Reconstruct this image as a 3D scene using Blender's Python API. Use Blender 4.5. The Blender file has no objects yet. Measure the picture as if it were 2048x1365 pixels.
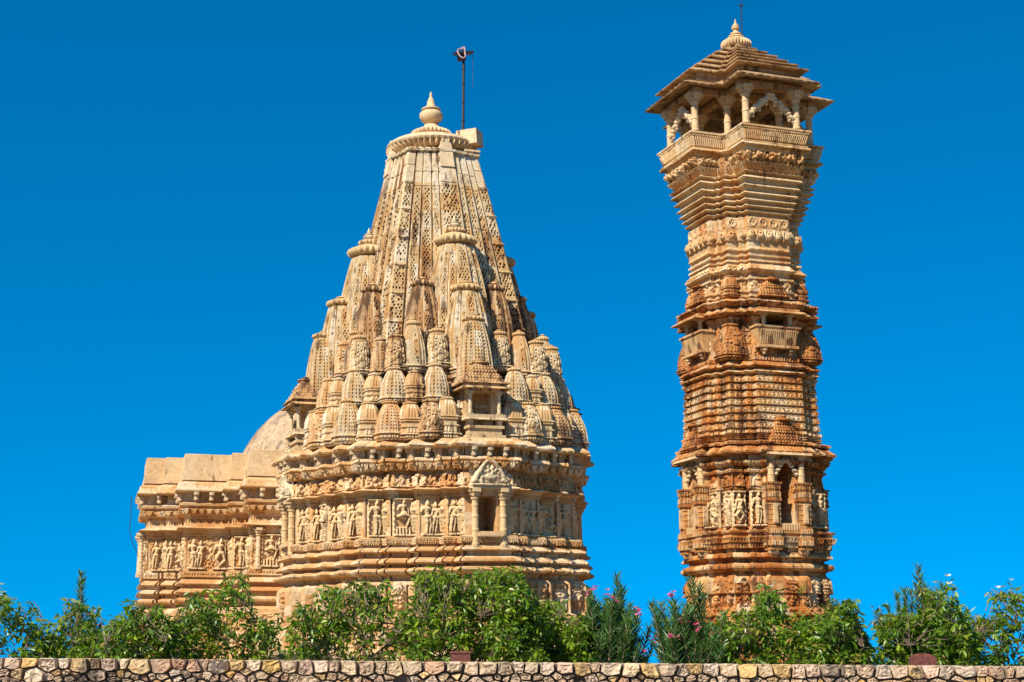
import bpy, math, random
import numpy as np
from mathutils import Vector, Matrix
R_=math.radians
scene=bpy.context.scene
# ------------------------------------------------------------------ camera
cam_d=bpy.data.cameras.new('camera'); cam=bpy.data.objects.new('camera',cam_d)
scene.collection.objects.link(cam); scene.camera=cam
cam_d.sensor_width=36; cam_d.lens=36*3100/2048; cam_d.clip_end=6000; cam_d.clip_start=.1
cam.location=(0,0,1.6); cam.rotation_euler=(R_(90+11.98),0,0)
# ------------------------------------------------------------------ sky and sun
SUN_AZ=-35.0      # degrees to the left of straight behind the camera
SUN_EL=41.0
w=bpy.data.worlds.new("World"); scene.world=w; w.use_nodes=True
nt=w.node_tree; nt.nodes.clear()
sk=nt.nodes.new('ShaderNodeTexSky'); sk.sky_type='NISHITA'; sk.sun_disc=False
sk.sun_elevation=R_(SUN_EL); sk.sun_rotation=R_(180-SUN_AZ)
sk.altitude=600; sk.air_density=1.0; sk.dust_density=0.15; sk.ozone_density=4.5
hs=nt.nodes.new('ShaderNodeHueSaturation'); hs.inputs['Saturation'].default_value=1.55; hs.inputs['Hue'].default_value=.493
bg=nt.nodes.new('ShaderNodeBackground'); bg.inputs[1].default_value=0.104
wo=nt.nodes.new('ShaderNodeOutputWorld')
tcw=nt.nodes.new('ShaderNodeTexCoord'); va=nt.nodes.new('ShaderNodeVectorMath'); va.operation='ADD'; va.inputs[1].default_value=(0,0,.18)
vnm=nt.nodes.new('ShaderNodeVectorMath'); vnm.operation='NORMALIZE'
nt.links.new(tcw.outputs['Generated'],va.inputs[0]); nt.links.new(va.outputs[0],vnm.inputs[0]); nt.links.new(vnm.outputs[0],sk.inputs['Vector'])
nt.links.new(sk.outputs[0],hs.inputs['Color']); nt.links.new(hs.outputs[0],bg.inputs[0]); nt.links.new(bg.outputs[0],wo.inputs[0])
sd=bpy.data.lights.new('sun','SUN'); sd.energy=5.0; sd.angle=R_(.5); sd.color=(1,.93,.80)
sun=bpy.data.objects.new('sun',sd); scene.collection.objects.link(sun)
_a=R_(SUN_AZ); _e=R_(SUN_EL)
tosun=Vector((math.sin(_a)*math.cos(_e),-math.cos(_a)*math.cos(_e),math.sin(_e)))
sun.rotation_euler=tosun.to_track_quat('Z','Y').to_euler(); sun.location=(-20,-20,40)
vs=scene.view_settings; vs.view_transform='Standard'; vs.look='None'; vs.exposure=0.62; vs.gamma=1
C=scene.collection
rng=np.random.default_rng(7)

# ------------------------------------------------------------------ helpers
def mesh_np(name,V,F4=None,F3=None,attrs=None,smooth=False):
    me=bpy.data.meshes.new(name)
    V=np.asarray(V,dtype=np.float32)
    n4=0 if F4 is None else len(F4); n3=0 if F3 is None else len(F3)
    me.vertices.add(len(V)); me.vertices.foreach_set('co',V.ravel())
    idx=[];tot=[]
    if n4: idx.append(np.asarray(F4,dtype=np.int32).ravel()); tot.append(np.full(n4,4,np.int32))
    if n3: idx.append(np.asarray(F3,dtype=np.int32).ravel()); tot.append(np.full(n3,3,np.int32))
    idx=np.concatenate(idx); tot=np.concatenate(tot)
    me.loops.add(len(idx)); me.loops.foreach_set('vertex_index',idx)
    me.polygons.add(len(tot)); st=np.concatenate([[0],np.cumsum(tot)[:-1]]).astype(np.int32)
    me.polygons.foreach_set('loop_start',st); me.polygons.foreach_set('loop_total',tot)
    me.polygons.foreach_set('use_smooth',np.full(len(tot),smooth,dtype=bool))
    if attrs:
        for k,a in attrs.items():
            at=me.attributes.new(k,'FLOAT','POINT'); at.data.foreach_set('value',np.asarray(a,dtype=np.float32).ravel())
    me.update(calc_edges=True); me.validate()
    return me
class MB:
    """collects pieces into one mesh"""
    def __init__(s): s.V=[];s.F4=[];s.F3=[];s.T=[];s.S=[];s.n=0
    def add(s,V,F4=None,F3=None,tint=.5,stain=0.):
        V=np.asarray(V,dtype=np.float64).reshape(-1,3)
        s.V.append(V)
        if F4 is not None and len(F4): s.F4.append(np.asarray(F4,dtype=np.int64)+s.n)
        if F3 is not None and len(F3): s.F3.append(np.asarray(F3,dtype=np.int64)+s.n)
        s.T.append(np.broadcast_to(np.asarray(tint,float),(len(V),)) ); s.S.append(np.broadcast_to(np.asarray(stain,float),(len(V),)))
        s.n+=len(V); return s
    def box(s,x0,x1,y0,y1,z0,z1,tint=.5,stain=0.,rot=None,taper=0):
        t=taper
        V=np.array([[x0,y0,z0],[x1,y0,z0],[x1,y1,z0],[x0,y1,z0],[x0+t,y0+t,z1],[x1-t,y0+t,z1],[x1-t,y1-t,z1],[x0+t,y1-t,z1]],float)
        if rot is not None:
            c=V.mean(0); V=(V-c)@np.asarray(rot).T+c
        s.add(V,[[0,3,2,1],[4,5,6,7],[0,1,5,4],[1,2,6,5],[2,3,7,6],[3,0,4,7]],None,tint,stain); return s
    def lathe(s,prof,x=0,y=0,z=0,n=24,flute=None,tint=.5,stain=0.,sq=0):
        a=np.arange(n)/n*2*np.pi; rows=[]
        for pr in prof:
            zz,r=pr[0],pr[1]; f=pr[2] if len(pr)>2 else 0
            rr=np.full(n,float(r))
            if flute: rr=rr*(1+f*np.cos(a*flute))
            if sq: rr=rr/np.maximum(np.abs(np.cos(a)),np.abs(np.sin(a)))**sq
            rows.append(np.stack([x+rr*np.cos(a),y+rr*np.sin(a),np.full(n,z+zz)],1))
        V=np.concatenate(rows); F=[]
        m=len(prof); i=np.arange(n); j=(i+1)%n
        for k in range(m-1):
            F.append(np.stack([k*n+i,k*n+j,(k+1)*n+j,(k+1)*n+i],1))
        F=np.concatenate(F)
        V=np.concatenate([V,[[x,y,z+prof[0][0]],[x,y,z+prof[-1][0]]]])
        c0=m*n; F3=np.concatenate([np.stack([j,i,np.full(n,c0)],1),np.stack([(m-1)*n+i,(m-1)*n+j,np.full(n,c0+1)],1)])
        s.add(V,F,F3,tint,stain); return s
    def tube(s,pts,rad,n=8,tint=.5,stain=0.):
        pts=[Vector(p) for p in pts]; rows=[]
        if not hasattr(rad,'__len__'): rad=[rad]*len(pts)
        up=Vector((0.13,0.37,.92)).normalized()
        for k,p in enumerate(pts):
            d=(pts[min(k+1,len(pts)-1)]-pts[max(k-1,0)]).normalized()
            if abs(d.dot(up))>.97: u=d.cross(Vector((1,0,0))).normalized()
            else: u=d.cross(up).normalized()
            v=d.cross(u)
            for q in range(n):
                a=q/n*2*math.pi; rows.append(p+(u*math.cos(a)+v*math.sin(a))*rad[k])
        i=np.arange(n); j=(i+1)%n; F=[]
        for k in range(len(pts)-1): F.append(np.stack([k*n+i,(k+1)*n+i,(k+1)*n+j,k*n+j],1))
        m=len(rows); rows+= [pts[0],pts[-1]]; o=(len(pts)-1)*n
        F3=[[a_,b_,m] for a_,b_ in zip(i,j)]+[[o+b_,o+a_,m+1] for a_,b_ in zip(i,j)]
        s.add(np.array([tuple(r) for r in rows]),np.concatenate(F),F3,tint,stain); return s
    def join(s,o,M=None):
        V=np.concatenate(o.V)
        if M is not None:
            M=np.array(M); V=V@M[:3,:3].T+M[:3,3]
        s.V.append(V); s.F4+= [f+s.n for f in o.F4]; s.F3+=[f+s.n for f in o.F3]; s.T+=o.T; s.S+=o.S; s.n+=len(V); return s
    def mesh(s,name,mat=None,smooth=False):
        V=np.concatenate(s.V); F4=np.concatenate(s.F4) if s.F4 else None; F3=np.concatenate(s.F3) if s.F3 else None
        me=mesh_np(name,V,F4,F3,{'tint':np.concatenate(s.T),'stain':np.concatenate(s.S)},smooth)
        if mat: me.materials.append(mat)
        return me
def empty(name,loc=(0,0,0),rz=0,label=None,cat=None,group=None,parent=None):
    o=bpy.data.objects.new(name,None); C.objects.link(o); o.location=loc; o.rotation_euler=(0,0,rz)
    o.empty_display_size=.3
    if parent: o.parent=parent
    if label: o['label']=label; o['category']=cat
    if group: o['group']=group
    return o
def part(name,me,parent,loc=(0,0,0),rz=0,label=None):
    o=bpy.data.objects.new(name,me); C.objects.link(o); o.location=loc; o.rotation_euler=(0,0,rz)
    if parent: o.parent=parent
    if label: o['label']=label
    return o
def tag(o,label,cat,group=None,kind=None):
    o['label']=label; o['category']=cat
    if group: o['group']=group
    if kind: o['kind']=kind
def hsh(a,b=0,c=0):
    a=np.asarray(a,np.int64)*73856093 ^ np.asarray(b,np.int64)*19349663 ^ np.asarray(c,np.int64)*83492791
    a=(a^(a>>13))*1274126177; a=a^(a>>16)
    return (a&0xffff)/65535.0
def vn(x,y,seed=0):
    xi=np.floor(x).astype(np.int64); yi=np.floor(y).astype(np.int64); fx=x-xi; fy=y-yi
    fx=fx*fx*(3-2*fx); fy=fy*fy*(3-2*fy)
    a=hsh(xi,yi,seed);b=hsh(xi+1,yi,seed);c=hsh(xi,yi+1,seed);d=hsh(xi+1,yi+1,seed)
    return (a*(1-fx)+b*fx)*(1-fy)+(c*(1-fx)+d*fx)*fy
def ss(a,b,x): t=np.clip((x-a)/(b-a),0,1); return t*t*(3-2*t)

# ------------------------------------------------------------------ materials
def nodes(m):
    m.use_nodes=True; n=m.node_tree; n.nodes.clear(); return n
def stone(name,cols,stain_col=(.16,.055,.018),stain_lo=.62,stain_hi=.85,bump=.5,rough=.85,grime=(.30,.24,.17),streak=1.0,big=.35,dark=.66,dark_col=(.11,.055,.025)):
    m=bpy.data.materials.new(name); n=nodes(m); N=n.nodes.new; L=n.links.new
    out=N('ShaderNodeOutputMaterial'); b=N('ShaderNodeBsdfPrincipled'); L(b.outputs[0],out.inputs[0])
    b.inputs['Roughness'].default_value=rough
    if 'Specular IOR Level' in b.inputs: b.inputs['Specular IOR Level'].default_value=.25
    tc=N('ShaderNodeTexCoord'); at=N('ShaderNodeAttribute'); at.attribute_name='tint'; st=N('ShaderNodeAttribute'); st.attribute_name='stain'
    def noise(scale,det=4,sc=None,ro=.6):
        t=N('ShaderNodeTexNoise'); t.inputs['Scale'].default_value=scale; t.inputs['Detail'].default_value=det; t.inputs['Roughness'].default_value=ro
        if sc:
            mp=N('ShaderNodeMapping'); mp.inputs['Scale'].default_value=sc; L(tc.outputs['Object'],mp.inputs[0]); L(mp.outputs[0],t.inputs['Vector'])
        else: L(tc.outputs['Object'],t.inputs['Vector'])
        return t.outputs['Fac']
    def mth(op,a,c,cl=False):
        t=N('ShaderNodeMath'); t.operation=op; t.use_clamp=cl
        for i,v in enumerate((a,c)):
            if isinstance(v,(int,float)): t.inputs[i].default_value=v
            else: L(v,t.inputs[i])
        return t.outputs[0]
    def mix(f,a,c,typ='MIX'):
        t=N('ShaderNodeMix'); t.data_type='RGBA'; t.blend_type=typ
        if isinstance(f,(int,float)): t.inputs[0].default_value=f
        else: L(f,t.inputs[0])
        for i,v in ((6,a),(7,c)):
            if isinstance(v,tuple): t.inputs[i].default_value=(*v,1)
            else: L(v,t.inputs[i])
        return t.outputs[2]
    n1=noise(1.1,3); n2=noise(6,5,None,.65); n3=noise(2.2,5,(1,1,.16),.7); n4=noise(.5,2); n5=noise(28,3)
    f=mth('ADD',at.outputs['Fac'],mth('MULTIPLY',mth('SUBTRACT',n1,.5),big*2.0),True)
    cr=N('ShaderNodeValToRGB'); L(f,cr.inputs[0]); e=cr.color_ramp.elements
    e[0].position=0; e[0].color=(*cols[0],1); e[1].position=1; e[1].color=(*cols[-1],1)
    for i,c in enumerate(cols[1:-1]):
        k=e.new((i+1)/(len(cols)-1)); k.color=(*c,1)
    # mottling
    mr=N('ShaderNodeMapRange'); L(n2,mr.inputs[0]); mr.inputs[1].default_value=.3; mr.inputs[2].default_value=.7; mr.inputs[3].default_value=.78; mr.inputs[4].default_value=1.16
    mr2=N('ShaderNodeMapRange'); L(n5,mr2.inputs[0]); mr2.inputs[1].default_value=.3; mr2.inputs[2].default_value=.7; mr2.inputs[3].default_value=.88; mr2.inputs[4].default_value=1.08
    mm=mth('MULTIPLY',mr.outputs[0],mr2.outputs[0])
    vm=N('ShaderNodeVectorMath'); vm.operation='SCALE'; L(cr.outputs[0],vm.inputs[0]); L(mm,vm.inputs['Scale'])
    # rust / lichen stain: streaky noise plus the modelled stain attribute
    s=mth('ADD',mth('ADD',mth('MULTIPLY',n3,.75),mth('MULTIPLY',n4,.35)),mth('MULTIPLY',st.outputs['Fac'],.42*streak))
    r=N('ShaderNodeMapRange'); L(s,r.inputs[0]); r.inputs[1].default_value=stain_lo; r.inputs[2].default_value=stain_hi; r.interpolation_type='SMOOTHSTEP'
    c1=mix(r.outputs[0],vm.outputs[0],stain_col)
    # narrow dark rain streaks and lichen, broken up by a second noise
    dk=N('ShaderNodeMapRange'); L(mth('ADD',mth('MULTIPLY',noise(5.5,4,(1,1,.10),.6),.62),mth('MULTIPLY',noise(1.3,4,(1,1,.7),.7),.55)),dk.inputs[0]); dk.inputs[1].default_value=dark; dk.inputs[2].default_value=dark+.09; dk.inputs[4].default_value=.85; dk.interpolation_type='SMOOTHSTEP'
    # pale lichen and wash marks
    c1=mix(dk.outputs[0],c1,dark_col)
    # soft grey weathering
    g=N('ShaderNodeMapRange'); L(noise(1.7,6,(1,1,.45),.7),g.inputs[0]); g.inputs[1].default_value=.56; g.inputs[2].default_value=.74; g.inputs[4].default_value=.55
    c2=mix(g.outputs[0],c1,grime)
    L(c2,b.inputs['Base Color'])
    bp=N('ShaderNodeBump'); bp.inputs['Strength'].default_value=bump; bp.inputs['Distance'].default_value=.03
    hb=mth('ADD',mth('MULTIPLY',n2,.6),mth('MULTIPLY',n5,.5)); L(hb,bp.inputs['Height']); L(bp.outputs[0],b.inputs['Normal'])
    return m
M_wall=stone('golden sandstone',[(.47,.23,.08),(.54,.30,.12),(.57,.355,.165),(.61,.41,.215),(.64,.47,.29)],stain_lo=.76,stain_hi=.98,stain_col=(.27,.10,.03),grime=(.38,.28,.16),dark=.68,big=.3)
M_spire=stone('pale sandstone',[(0.486,0.265,0.100),(0.522,0.335,0.151),(0.558,0.397,0.209),(0.594,0.450,0.268),(0.648,0.529,0.368)],stain_lo=.66,stain_hi=.90,stain_col=(.24,.10,.03),grime=(.28,.23,.14),dark=.62)
M_spire_st=stone('stained sandstone',[(0.432,0.221,0.084),(0.522,0.318,0.142),(0.594,0.423,0.243)],stain_lo=.64,stain_hi=.84,stain_col=(.17,.06,.02),grime=(.28,.20,.11),dark=.56,dark_col=(.07,.03,.015))
M_roof=stone('weathered roof slabs',[(.30,.17,.08),(.40,.24,.11),(.48,.31,.16)],stain_lo=.66,stain_hi=.9,stain_col=(.20,.08,.025),grime=(.26,.20,.13),dark=.60)
M_fig=stone('carved figure stone',[(.52,.31,.13),(.58,.39,.19),(.62,.45,.25)],stain_lo=.72,stain_hi=.95,stain_col=(.25,.09,.025),grime=(.34,.26,.15),dark=.63)
M_tow=stone('rust stained sandstone',[(.50,.19,.045),(.55,.25,.075),(.56,.31,.12),(.60,.39,.19),(.64,.46,.27)],stain_lo=.57,stain_hi=.86,stain_col=(.31,.095,.016),grime=(.34,.19,.08),dark=.59,dark_col=(.09,.03,.011))
M_towtop=stone('cream sandstone',[(0.504,0.247,0.092),(0.558,0.335,0.142),(0.594,0.397,0.201),(0.630,0.467,0.276)],stain_lo=.70,stain_hi=1.0,stain_col=(.30,.10,.022),grime=(.40,.28,.15),dark=.64,dark_col=(.14,.06,.02))
M_new=stone('new pale sandstone',[(0.540,0.326,0.151),(0.594,0.406,0.218),(0.630,0.467,0.285)],stain_lo=.85,stain_hi=1.2,grime=(.45,.38,.26),bump=.3)
M_dome=stone('dome plaster',[(.38,.25,.14),(.47,.32,.19),(.52,.37,.23)],stain_lo=.54,stain_hi=.66,stain_col=(.21,.14,.09),grime=(.24,.18,.13),bump=1.0,rough=.95,dark=.58,dark_col=(.17,.12,.085))
def flat(name,col,rough=.7,metal=0,noise=.12):
    m=bpy.data.materials.new(name); n=nodes(m); N=n.nodes.new; L=n.links.new
    out=N('ShaderNodeOutputMaterial'); b=N('ShaderNodeBsdfPrincipled'); L(b.outputs[0],out.inputs[0])
    b.inputs['Roughness'].default_value=rough; b.inputs['Metallic'].default_value=metal
    t=N('ShaderNodeTexNoise'); t.inputs['Scale'].default_value=9; t.inputs['Detail'].default_value=5
    cr=N('ShaderNodeValToRGB'); L(t.outputs['Fac'],cr.inputs[0])
    cr.color_ramp.elements[0].position=.3; cr.color_ramp.elements[1].position=.7
    cr.color_ramp.elements[0].color=(*[c*(1-noise*2) for c in col],1); cr.color_ramp.elements[1].color=(*[min(1,c*(1+noise*2)) for c in col],1)
    L(cr.outputs[0],b.inputs['Base Color']); return m
M_iron=flat('dark iron',(.035,.022,.022),.5,.3)
M_cloth=flat('white cloth',(.36,.25,.25),.9)
M_rust=flat('rusty sheet',(.13,.035,.022),.8,noise=.3)
M_grey=flat('grey pipe',(.20,.24,.22),.6)
M_bark=flat('grey brown bark',(.16,.11,.07),.9,noise=.3)
M_soil=flat('dry soil and grass',(.17,.13,.07),.95,noise=.3)
def leafmat(name,cols,trans=.35,rough=.38):
    m=bpy.data.materials.new(name); n=nodes(m); N=n.nodes.new; L=n.links.new
    out=N('ShaderNodeOutputMaterial'); b=N('ShaderNodeBsdfPrincipled'); b.inputs['Roughness'].default_value=rough
    at=N('ShaderNodeAttribute'); at.attribute_name='tint'
    cr=N('ShaderNodeValToRGB'); L(at.outputs['Fac'],cr.inputs[0]); e=cr.color_ramp.elements
    e[0].position=0; e[0].color=(*cols[0][1],1); e[1].position=1; e[1].color=(*cols[-1][1],1)
    for p_,c in cols[1:-1]: k=e.new(p_); k.color=(*c,1)
    L(cr.outputs[0],b.inputs['Base Color'])
    tr=N('ShaderNodeBsdfTranslucent'); vm=N('ShaderNodeVectorMath'); vm.operation='MULTIPLY'; L(cr.outputs[0],vm.inputs[0]); vm.inputs[1].default_value=(1.5,1.6,.6); L(vm.outputs[0],tr.inputs[0])
    mx=N('ShaderNodeMixShader'); mx.inputs[0].default_value=trans; L(b.outputs[0],mx.inputs[1]); L(tr.outputs[0],mx.inputs[2]); L(mx.outputs[0],out.inputs[0]); return m
M_leaf=leafmat('glossy green leaf',[(0,(.045,.10,.006)),(.45,(.12,.22,.010)),(.85,(.30,.38,.018)),(.93,(.28,.29,.03)),(1,(.30,.20,.05))])
M_ole=leafmat('dark oleander leaf',[(0,(.03,.08,.022)),(.6,(.06,.14,.03)),(1,(.12,.22,.04))],.22)
M_pink=leafmat('pink petal',[(0,(.62,.06,.20)),(.6,(.75,.16,.33)),(1,(.7,.03,.08))],.3,.6)
M_whitef=leafmat('white petal',[(0,(.7,.68,.6)),(1,(.8,.78,.7))],.3,.6)

# ------------------------------------------------------------------ stepped plans and sweeps
def stair(ds,xs,c,slot=0,sw=.03):
    """stepped cruciform plan: ds facet depths from centre bay outwards, xs their half widths, c corner"""
    q=[]; dd=list(ds)+[c]
    for i in range(len(ds)):
        q.append((xs[i],dd[i]))
        if slot:
            q+= [(xs[i],dd[i+1]-slot),(xs[i]+sw,dd[i+1]-slot),(xs[i]+sw,dd[i+1])]
        else: q.append((xs[i],dd[i+1]))
    full=q+[(c,c)]+[(y,x) for x,y in reversed(q)]          # +Y axis round to +X axis, clockwise
    pts=[]; P=np.array(full)
    for k in range(4):
        a=-k*math.pi/2; ca,sa=round(math.cos(a)),round(math.sin(a))
        pts.append(P@np.array([[ca,sa],[-sa,ca]]))
    return np.concatenate(pts)[::-1].copy()                 # counter-clockwise
def miters(P):
    d=np.roll(P,-1,0)-P; L=np.linalg.norm(d,axis=1,keepdims=True); d=d/np.maximum(L,1e-9)
    nrm=np.stack([d[:,1],-d[:,0]],1); n0=np.roll(nrm,1,0)
    m=(nrm+n0)/(1+np.sum(nrm*n0,1,keepdims=True)); return nrm,m
def resample(prof,ds):
    out=[prof[0]]
    for a,b in zip(prof[:-1],prof[1:]):
        L=math.hypot(b[0]-a[0],(b[1]-a[1])+ (b[2]-a[2])*2.5); n=max(1,int(math.ceil(L/ds)))
        for i in range(1,n+1): t=i/n; out.append(tuple(a[k]+(b[k]-a[k])*t for k in range(len(a))))
    return out
def sweep(P,prof,rel=None,ds=.035,stainf=None,seed=0,block=(.55,.42),rough=.006,cap=True,mb=None,Pf=None):
    """prof rows (z,o[,k]): height, outward offset, plan scale. rel(U,W,Z,L0) gives relief depth. Pf(z) may give a changing plan."""
    prof=[(r[0],r[1],r[2] if len(r)>2 else 1.) for r in prof]
    rows=np.array(resample(prof,ds)); mb=mb or MB()
    Z,O,K=rows[:,0],rows[:,1],rows[:,2]; m=len(rows)
    if Pf is None: nrm,mit=miters(P); PP=P[None]*K[:,None,None]+mit[None]*O[:,None,None]
    else:
        PP=np.array([ (lambda Q:(Q+miters(Q)[1]*o))(Pf(z)*k) for z,o,k in rows]); nrm,_=miters(Pf(Z[m//2]))
    ne=PP.shape[1]
    for e in range(ne):
        A=PP[:,e]; B=PP[:,(e+1)%ne]; D=B-A; Ln=np.linalg.norm(D,axis=1); wm=Ln.max()
        if wm<.004: continue
        n=max(1,int(math.ceil(wm/ds))); 
        t=np.linspace(0,1,n+1)[None]; nn=nrm[e]
        U=(t-.5)*Ln[:,None]; W=np.broadcast_to(Ln[:,None],U.shape); ZZ=np.broadcast_to(Z[:,None],U.shape)
        X=A[:,None,0]+D[:,None,0]*t; Y=A[:,None,1]+D[:,None,1]*t
        win=np.ones(n+1); win[0]=win[-1]=0
        H=np.zeros_like(U)
        if rel is not None and n>2: H=rel(U,W,ZZ,L0=Ln[0],e=e)
        nz=(vn(U*3+e*17.3,ZZ*3,seed)-.5)*2*rough+(vn(U*11+e*7.3,ZZ*11,seed+5)-.5)*rough
        H=(H+nz)*win[None]
        X=X+nn[0]*H; Y=Y+nn[1]*H
        V=np.stack([X,Y,ZZ],2).reshape(-1,3)
        ci=np.floor(ZZ/block[1]).astype(np.int64); bi=np.floor((U+ (hsh(ci,e,seed)-.5)*block[0])/block[0]).astype(np.int64)
        T=hsh(ci*31+bi,e,seed); 
        S=np.zeros_like(T) if stainf is None else stainf(U,ZZ,np.hypot(X,Y),e)
        i=np.arange(m-1)[:,None]*(n+1)+np.arange(n)[None]; F=np.stack([i,i+1,i+n+2,i+n+1],2).reshape(-1,4)
        mb.add(V,F,None,T.ravel(),S.ravel())
    if cap:
        for r,rev in ((0,1),(m-1,0)):
            Q=PP[r]; c=len(Q); V=np.concatenate([np.c_[Q,np.full(c,Z[r])],[[0,0,Z[r]]]])
            # cap as a fan only valid for star-shaped plans (all ours are)
            V[-1,:2]=Q.mean(0)
            i=np.arange(c); j=(i+1)%c
            mb.add(V,None,np.stack([j,i,np.full(c,c)] if rev else [i,j,np.full(c,c)],1),.5,0)
    return mb
# relief kinds ------------------------------------------------------
def band(kind,U,W,Z,z0,z1,amp,per,seed=0):
    v=(Z-z0)/(z1-z0); ins=(v>=0)&(v<=1)
    nn=np.maximum(1,np.round(W/per)); p=W/nn
    cu=U/p+nn/2; cell=np.floor(cu); x=cu-cell-.5
    hgt=(z1-z0)
    if kind=='dentil': h=amp*(np.abs(x)<.3)
    elif kind=='notch': h=-amp*((np.abs(x)<.22)&(v>.2)&(v<.8))
    elif kind=='petal': h=amp*(np.abs(x)<.44*np.sqrt(np.clip(v*1.05,0,1)))
    elif kind=='zig': h=-amp*((np.abs(x)*2)>v*1.0+.1)
    elif kind=='rib': h=amp*np.sqrt(np.clip(1-(2.1*x)**2,0,1))
    elif kind=='arch':
        rr=np.hypot(x*p,(v-.25)*hgt); r0=.42*np.minimum(p,hgt*1.25)
        h=amp*(((rr<r0)&(rr>r0*.55)&(v>.15))|(rr<r0*.28)|(v<.16)|((np.abs(x)<.06)&(v>.8)))
    elif kind=='diam': q=np.abs(x)*2+np.abs(v-.5)*2; h=amp*(q<.85)-amp*.8*(q<.35)
    elif kind=='orn':
        a=np.abs(U)*(1+0*Z); q=vn(a*13+seed*3,Z*13,seed)+.6*vn(a*24+9,Z*24,seed+2); h=amp*(ss(.72,.95,q)-.3)
    elif kind=='ornx':
        a=np.abs(x)*p; q=vn(a*15+seed*3+hsh(cell)*0,Z*15,seed)+.6*vn(a*27+9,Z*27,seed+2); h=amp*(ss(.68,.9,q)-.3)
    elif kind=='jali':
        rows_=np.maximum(1,np.round(hgt/(per*.85))); cv=v*rows_; ri=np.floor(cv); y=cv-ri-.5
        cu2=cu+.5*(ri%2); x2=cu2-np.floor(cu2)-.5
        jx=x2*(1.+.5*hsh(np.floor(cu2),ri,seed))+.25*(hsh(np.floor(cu2),ri,seed+2)-.5)+.5*y*(hsh(np.floor(np.abs(cu2)),ri,seed+6)-.5); jy=y+.3*(hsh(ri,np.floor(cu2),3)-.5)
        q=(jx*2.5)**2+(jy*2.1)**2
        h=-amp*(q<.35+.5*hsh(np.floor(cu2)+5,ri,seed+9))*(hsh(np.floor(cu2),ri,seed+4)>.16)
        h=h*(np.abs(U)<W/2-.05)
    elif kind=='dots':
        rows_=np.maximum(1,np.round(hgt/(per*1.1))); cv=v*rows_; y=cv-np.floor(cv)-.5
        h=-amp*(((x*3.0)**2+(y*2.4)**2)<.5)*(np.abs(U)<W/2-.03)
    elif kind=='heads':
        rr=np.hypot(x*p,(v-.45)*hgt); r0=.40*np.minimum(p,hgt)
        h=amp*np.sqrt(np.clip(1-(rr/r0)**2,0,1)); ex=np.hypot((np.abs(x)-.14)*p,(v-.55)*hgt); h=h-amp*.9*(ex<r0*.23)
        h=h+amp*.5*((np.abs(np.abs(x)-.5)<.07))
    elif kind=='holes':
        ex=np.hypot((np.abs(x)-.12)*p,(v-.5)*hgt); h=-amp*(ex<.09*p)
        rr=np.hypot(x*p,(v-.5)*hgt); h=h+amp*.5*((rr>.3*p)&(rr<.38*p))
    elif kind=='groove': a_=W/2-np.abs(U); h=-amp*((a_>.035)&(a_<.035+per))
    elif kind=='line': h=-amp*np.ones_like(U)
    elif kind=='medal':
        rr=np.hypot(U/(.16+.04*np.sin(Z*40)),(v-.5)*hgt/(hgt*.5)); h=amp*(rr<1)*(.7+.6*ss(.5,.8,vn(np.abs(U)*20,Z*20,seed)))
    elif kind=='gable':
        e_=1-v; h=amp*(np.abs(U)<W*.46*e_**.6)*(.6+.6*ss(.45,.75,vn(np.abs(U)*14,Z*14,seed)))
    return h*ins
def relmaker(bands):
    def rel(U,W,Z,L0=0,e=0):
        h=np.zeros_like(U)
        for b in bands:
            kind,z0,z1,amp,per=b[:5]; mn=b[5] if len(b)>5 else .12; mx=b[6] if len(b)>6 else 1e9
            if W.max()<mn or W.min()>mx: continue
            s=int(e*7+z0*10)
            h=h+band(kind,U,W,Z,z0,z1,amp*1.35,per,s)
        return h
    return rel
def hole_rel(base,cond):
    def rel(U,W,Z,L0=0,e=0):
        h=base(U,W,Z,L0,e) if base else np.zeros_like(U)
        for (wmin,wmax,hw,z0,z1,dp,arch) in cond:
            wmn=L0
            if wmin<=wmn<=wmax:
                top=z1-(arch*(np.abs(U)/hw)**2 if arch else 0)
                h=np.where((np.abs(U)<hw)&(Z>z0)&(Z<top),-dp,h)
        return h
    return rel

# ------------------------------------------------------------------ reusable shapes
def amalaka(mb,r,z,h,x=0,y=0,n=26,tint=.5,stain=0.):
    pr=[]
    for i in range(9):
        a=-math.pi/2+math.pi*i/8; pr.append((h/2+h/2*math.sin(a),r*(.78+.22*math.cos(a)),.035+.03*math.cos(a)))
    mb.lathe(pr,x,y,z,n=n*4,flute=n,tint=tint,stain=stain)
def kalasha(mb,r,z,H,x=0,y=0,tint=.5,stain=0.,n=24):
    # pot, neck, collar, lotus bud
    pr=[(0,.45*r),(.04,.5*r),(.07,.35*r),(.10,.55*r),(.18,.86*r),(.28,1.0*r),(.37,.97*r),(.42,.8*r),(.44,.55*r),(.46,.55*r),(.47,.82*r),(.50,.82*r),(.52,.5*r),(.56,.40*r),(.60,.42*r),(.62,.30*r),(.70,.34*r),(.78,.22*r),(.86,.10*r),(.90,.12*r),(.95,.09*r),(1,.0)]
    mb.lathe([(a*H,b) for a,b in pr],x,y,z,n=n,tint=tint,stain=stain)
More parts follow.
